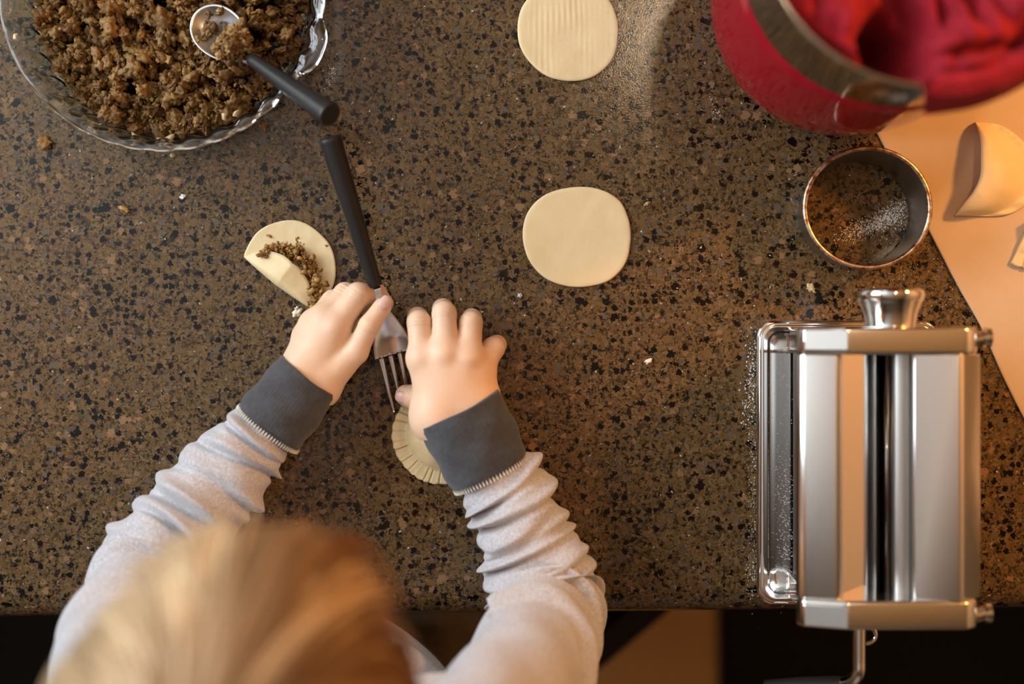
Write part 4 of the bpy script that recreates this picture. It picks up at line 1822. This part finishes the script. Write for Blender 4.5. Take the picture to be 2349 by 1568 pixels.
shade_stool()
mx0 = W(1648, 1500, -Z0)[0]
lv = [rrect(mx0 + .55, -.66, .55, .55, .02, .0, 6), rrect(mx0 + .55, -.66, .55, .55, .02, .008, 6), rrect(mx0 + .55, -.66, .546, .546, .018, .011, 6)]  # thin dark sheets cover the floor on both sides
tag(mk('dark_floor_sheet', *loft(lv, True, True), DARKF), 'dark brown fibre sheet on the floor in front of the island', 'mat')
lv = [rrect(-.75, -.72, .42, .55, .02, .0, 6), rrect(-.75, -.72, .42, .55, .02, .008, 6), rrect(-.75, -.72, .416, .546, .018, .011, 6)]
tag(mk('dark_floor_sheet', *loft(lv, True, True), DARKF), 'dark fibre sheet on the floor at the pie dish side of the seat', 'mat')

# ------------------------------------------------------------------ crumbs and flour
def crumb(px, py, s, col, label, seed, flat=.6):
    r = np.random.default_rng(seed)
    V, F = LIB[seed % len(LIB)]
    v = (V * s) @ rand_rot(r).T
    v[:, 2] *= flat
    v = v - np.array([0, 0, v[:, 2].min()]) + W(px, py, .0003)
    T = np.repeat(np.array([[*col, 1.0]]), len(v), 0)
    return tag(mk('crumb', v, F, CRUMBM, attr={'tint': T}), label, 'crumb', 'crumbs on the worktop')


crumb(107, 329, .0052, (.28, .14, .03), 'brown crumb of filling just below the glass dish', 2)
crumb(286, 479, .0042, (.42, .24, .06), 'golden brown crumb lying alone below the pie dish', 3)
crumb(398, 357, .0021, (.62, .48, .27), 'pale crumb close under the near rim of the pie dish', 5)
crumb(605, 288, .0038, (.32, .17, .07), 'flat brown crumb under the spoon handle', 8, .3)
crumb(420, 452, .0022, (.82, .82, .82), 'tiny white crumb between pie dish and folded pastry', 9)
crumb(684, 716, .0034, (.85, .78, .60), 'cream dough crumb at the knuckles of the fist', 6)
crumb(1487, 828, .0024, (.88, .80, .62), 'white dough crumb alone to the side of the curled hand', 7)
crumb(1483, 468, .0026, (.50, .36, .16), 'tan crumb beside the middle dough round', 10)
crumb(1860, 660, .0030, (.66, .52, .28), 'pale yellow crumb between ring cutter and pasta machine', 11, .35)
crumb(1192, 678, .0018, (.60, .60, .62), 'tiny grey crumb below the middle dough round', 12)


def flour(patches, label, seed):
    r = np.random.default_rng(seed)
    Vs, Fs, off = [], [], 0
    for cx, cy, sx, sy, ang, n, smax, h in patches:
        q = np.stack([r.normal(0, sx, n), r.normal(0, sy, n)], 1)
        ca, sa = math.cos(ang), math.sin(ang)
        X = cx + q[:, 0] * ca - q[:, 1] * sa
        Y = cy + q[:, 0] * sa + q[:, 1] * ca
        for px, py in zip(X, Y):
            s = smax * r.random() ** 2.2 + .00008
            a = r.uniform(0, 6) + np.arange(4) * PI / 2
            c = W(px, py, h)
            base = np.stack([c[0] + s * np.cos(a) * r.uniform(.6, 1, 4), c[1] + s * np.sin(a) * r.uniform(.6, 1, 4), np.full(4, c[2])], 1)
            Vs.append(np.vstack([base, c + np.array([0, 0, s * .7])]))
            Fs.append(np.array([[0, 1, 4], [1, 2, 4], [2, 3, 4], [3, 0, 4]]) + off)
            off += 5
    o = mk('flour_dust', np.vstack(Vs), np.vstack(Fs), FLOURM, smooth=False)
    return tag(o, label, 'flour', kind='stuff')


flour([(1722, 870, 10, 55, .05, 420, .0008, .0002), (1728, 1000, 9, 70, 0, 300, .0005, .0002), (1731, 1160, 8, 80, 0, 300, .0005, .0002), (1728, 1310, 10, 30, 0, 190, .0006, .0002)],
      'flour dusted along the near long side of the pasta machine tray', 1)
flour([(2010, 515, 42, 11, -.32, 1500, .0006, .0002), (2045, 490, 28, 12, -.5, 700, .0006, .0002), (1950, 545, 26, 8, -.15, 160, .0004, .0002), (1960, 450, 16, 7, .2, 130, .0003, .0002), (2040, 540, 40, 26, 0, 160, .0003, .0002)],
      'white flour sprinkled on the worktop inside the ring cutter', 2)
flour([(2190, 690, 26, 16, 0, 60, .0005, .0002), (2150, 610, 30, 14, .6, 40, .0004, .0002), (2040, 640, 60, 20, 0, 50, .0004, .0002)], 'sparse flour specks between the ring cutter and the parchment edge', 3)
flour([(1645, 262, 5, 10, .4, 30, .0006, .0002), (1632, 235, 14, 8, 0, 40, .0004, .0002)], 'small dab of flour beside the red pot', 4)
flour([(757, 175, 6, 20, .3, 120, .0006, .0002), (768, 160, 10, 18, .3, 60, .0004, .0002)], 'small smear of flour beside the pie dish handle', 5)
flour([(1800, 1120, 14, 45, 0, 420, .0005, .0056), (1805, 1230, 12, 40, 0, 420, .0005, .0056), (1800, 900, 14, 60, 0, 120, .0004, .0056), (1800, 1330, 14, 25, 0, 220, .0004, .0056)],
      'flour dusting inside the chrome tray of the pasta machine', 6)
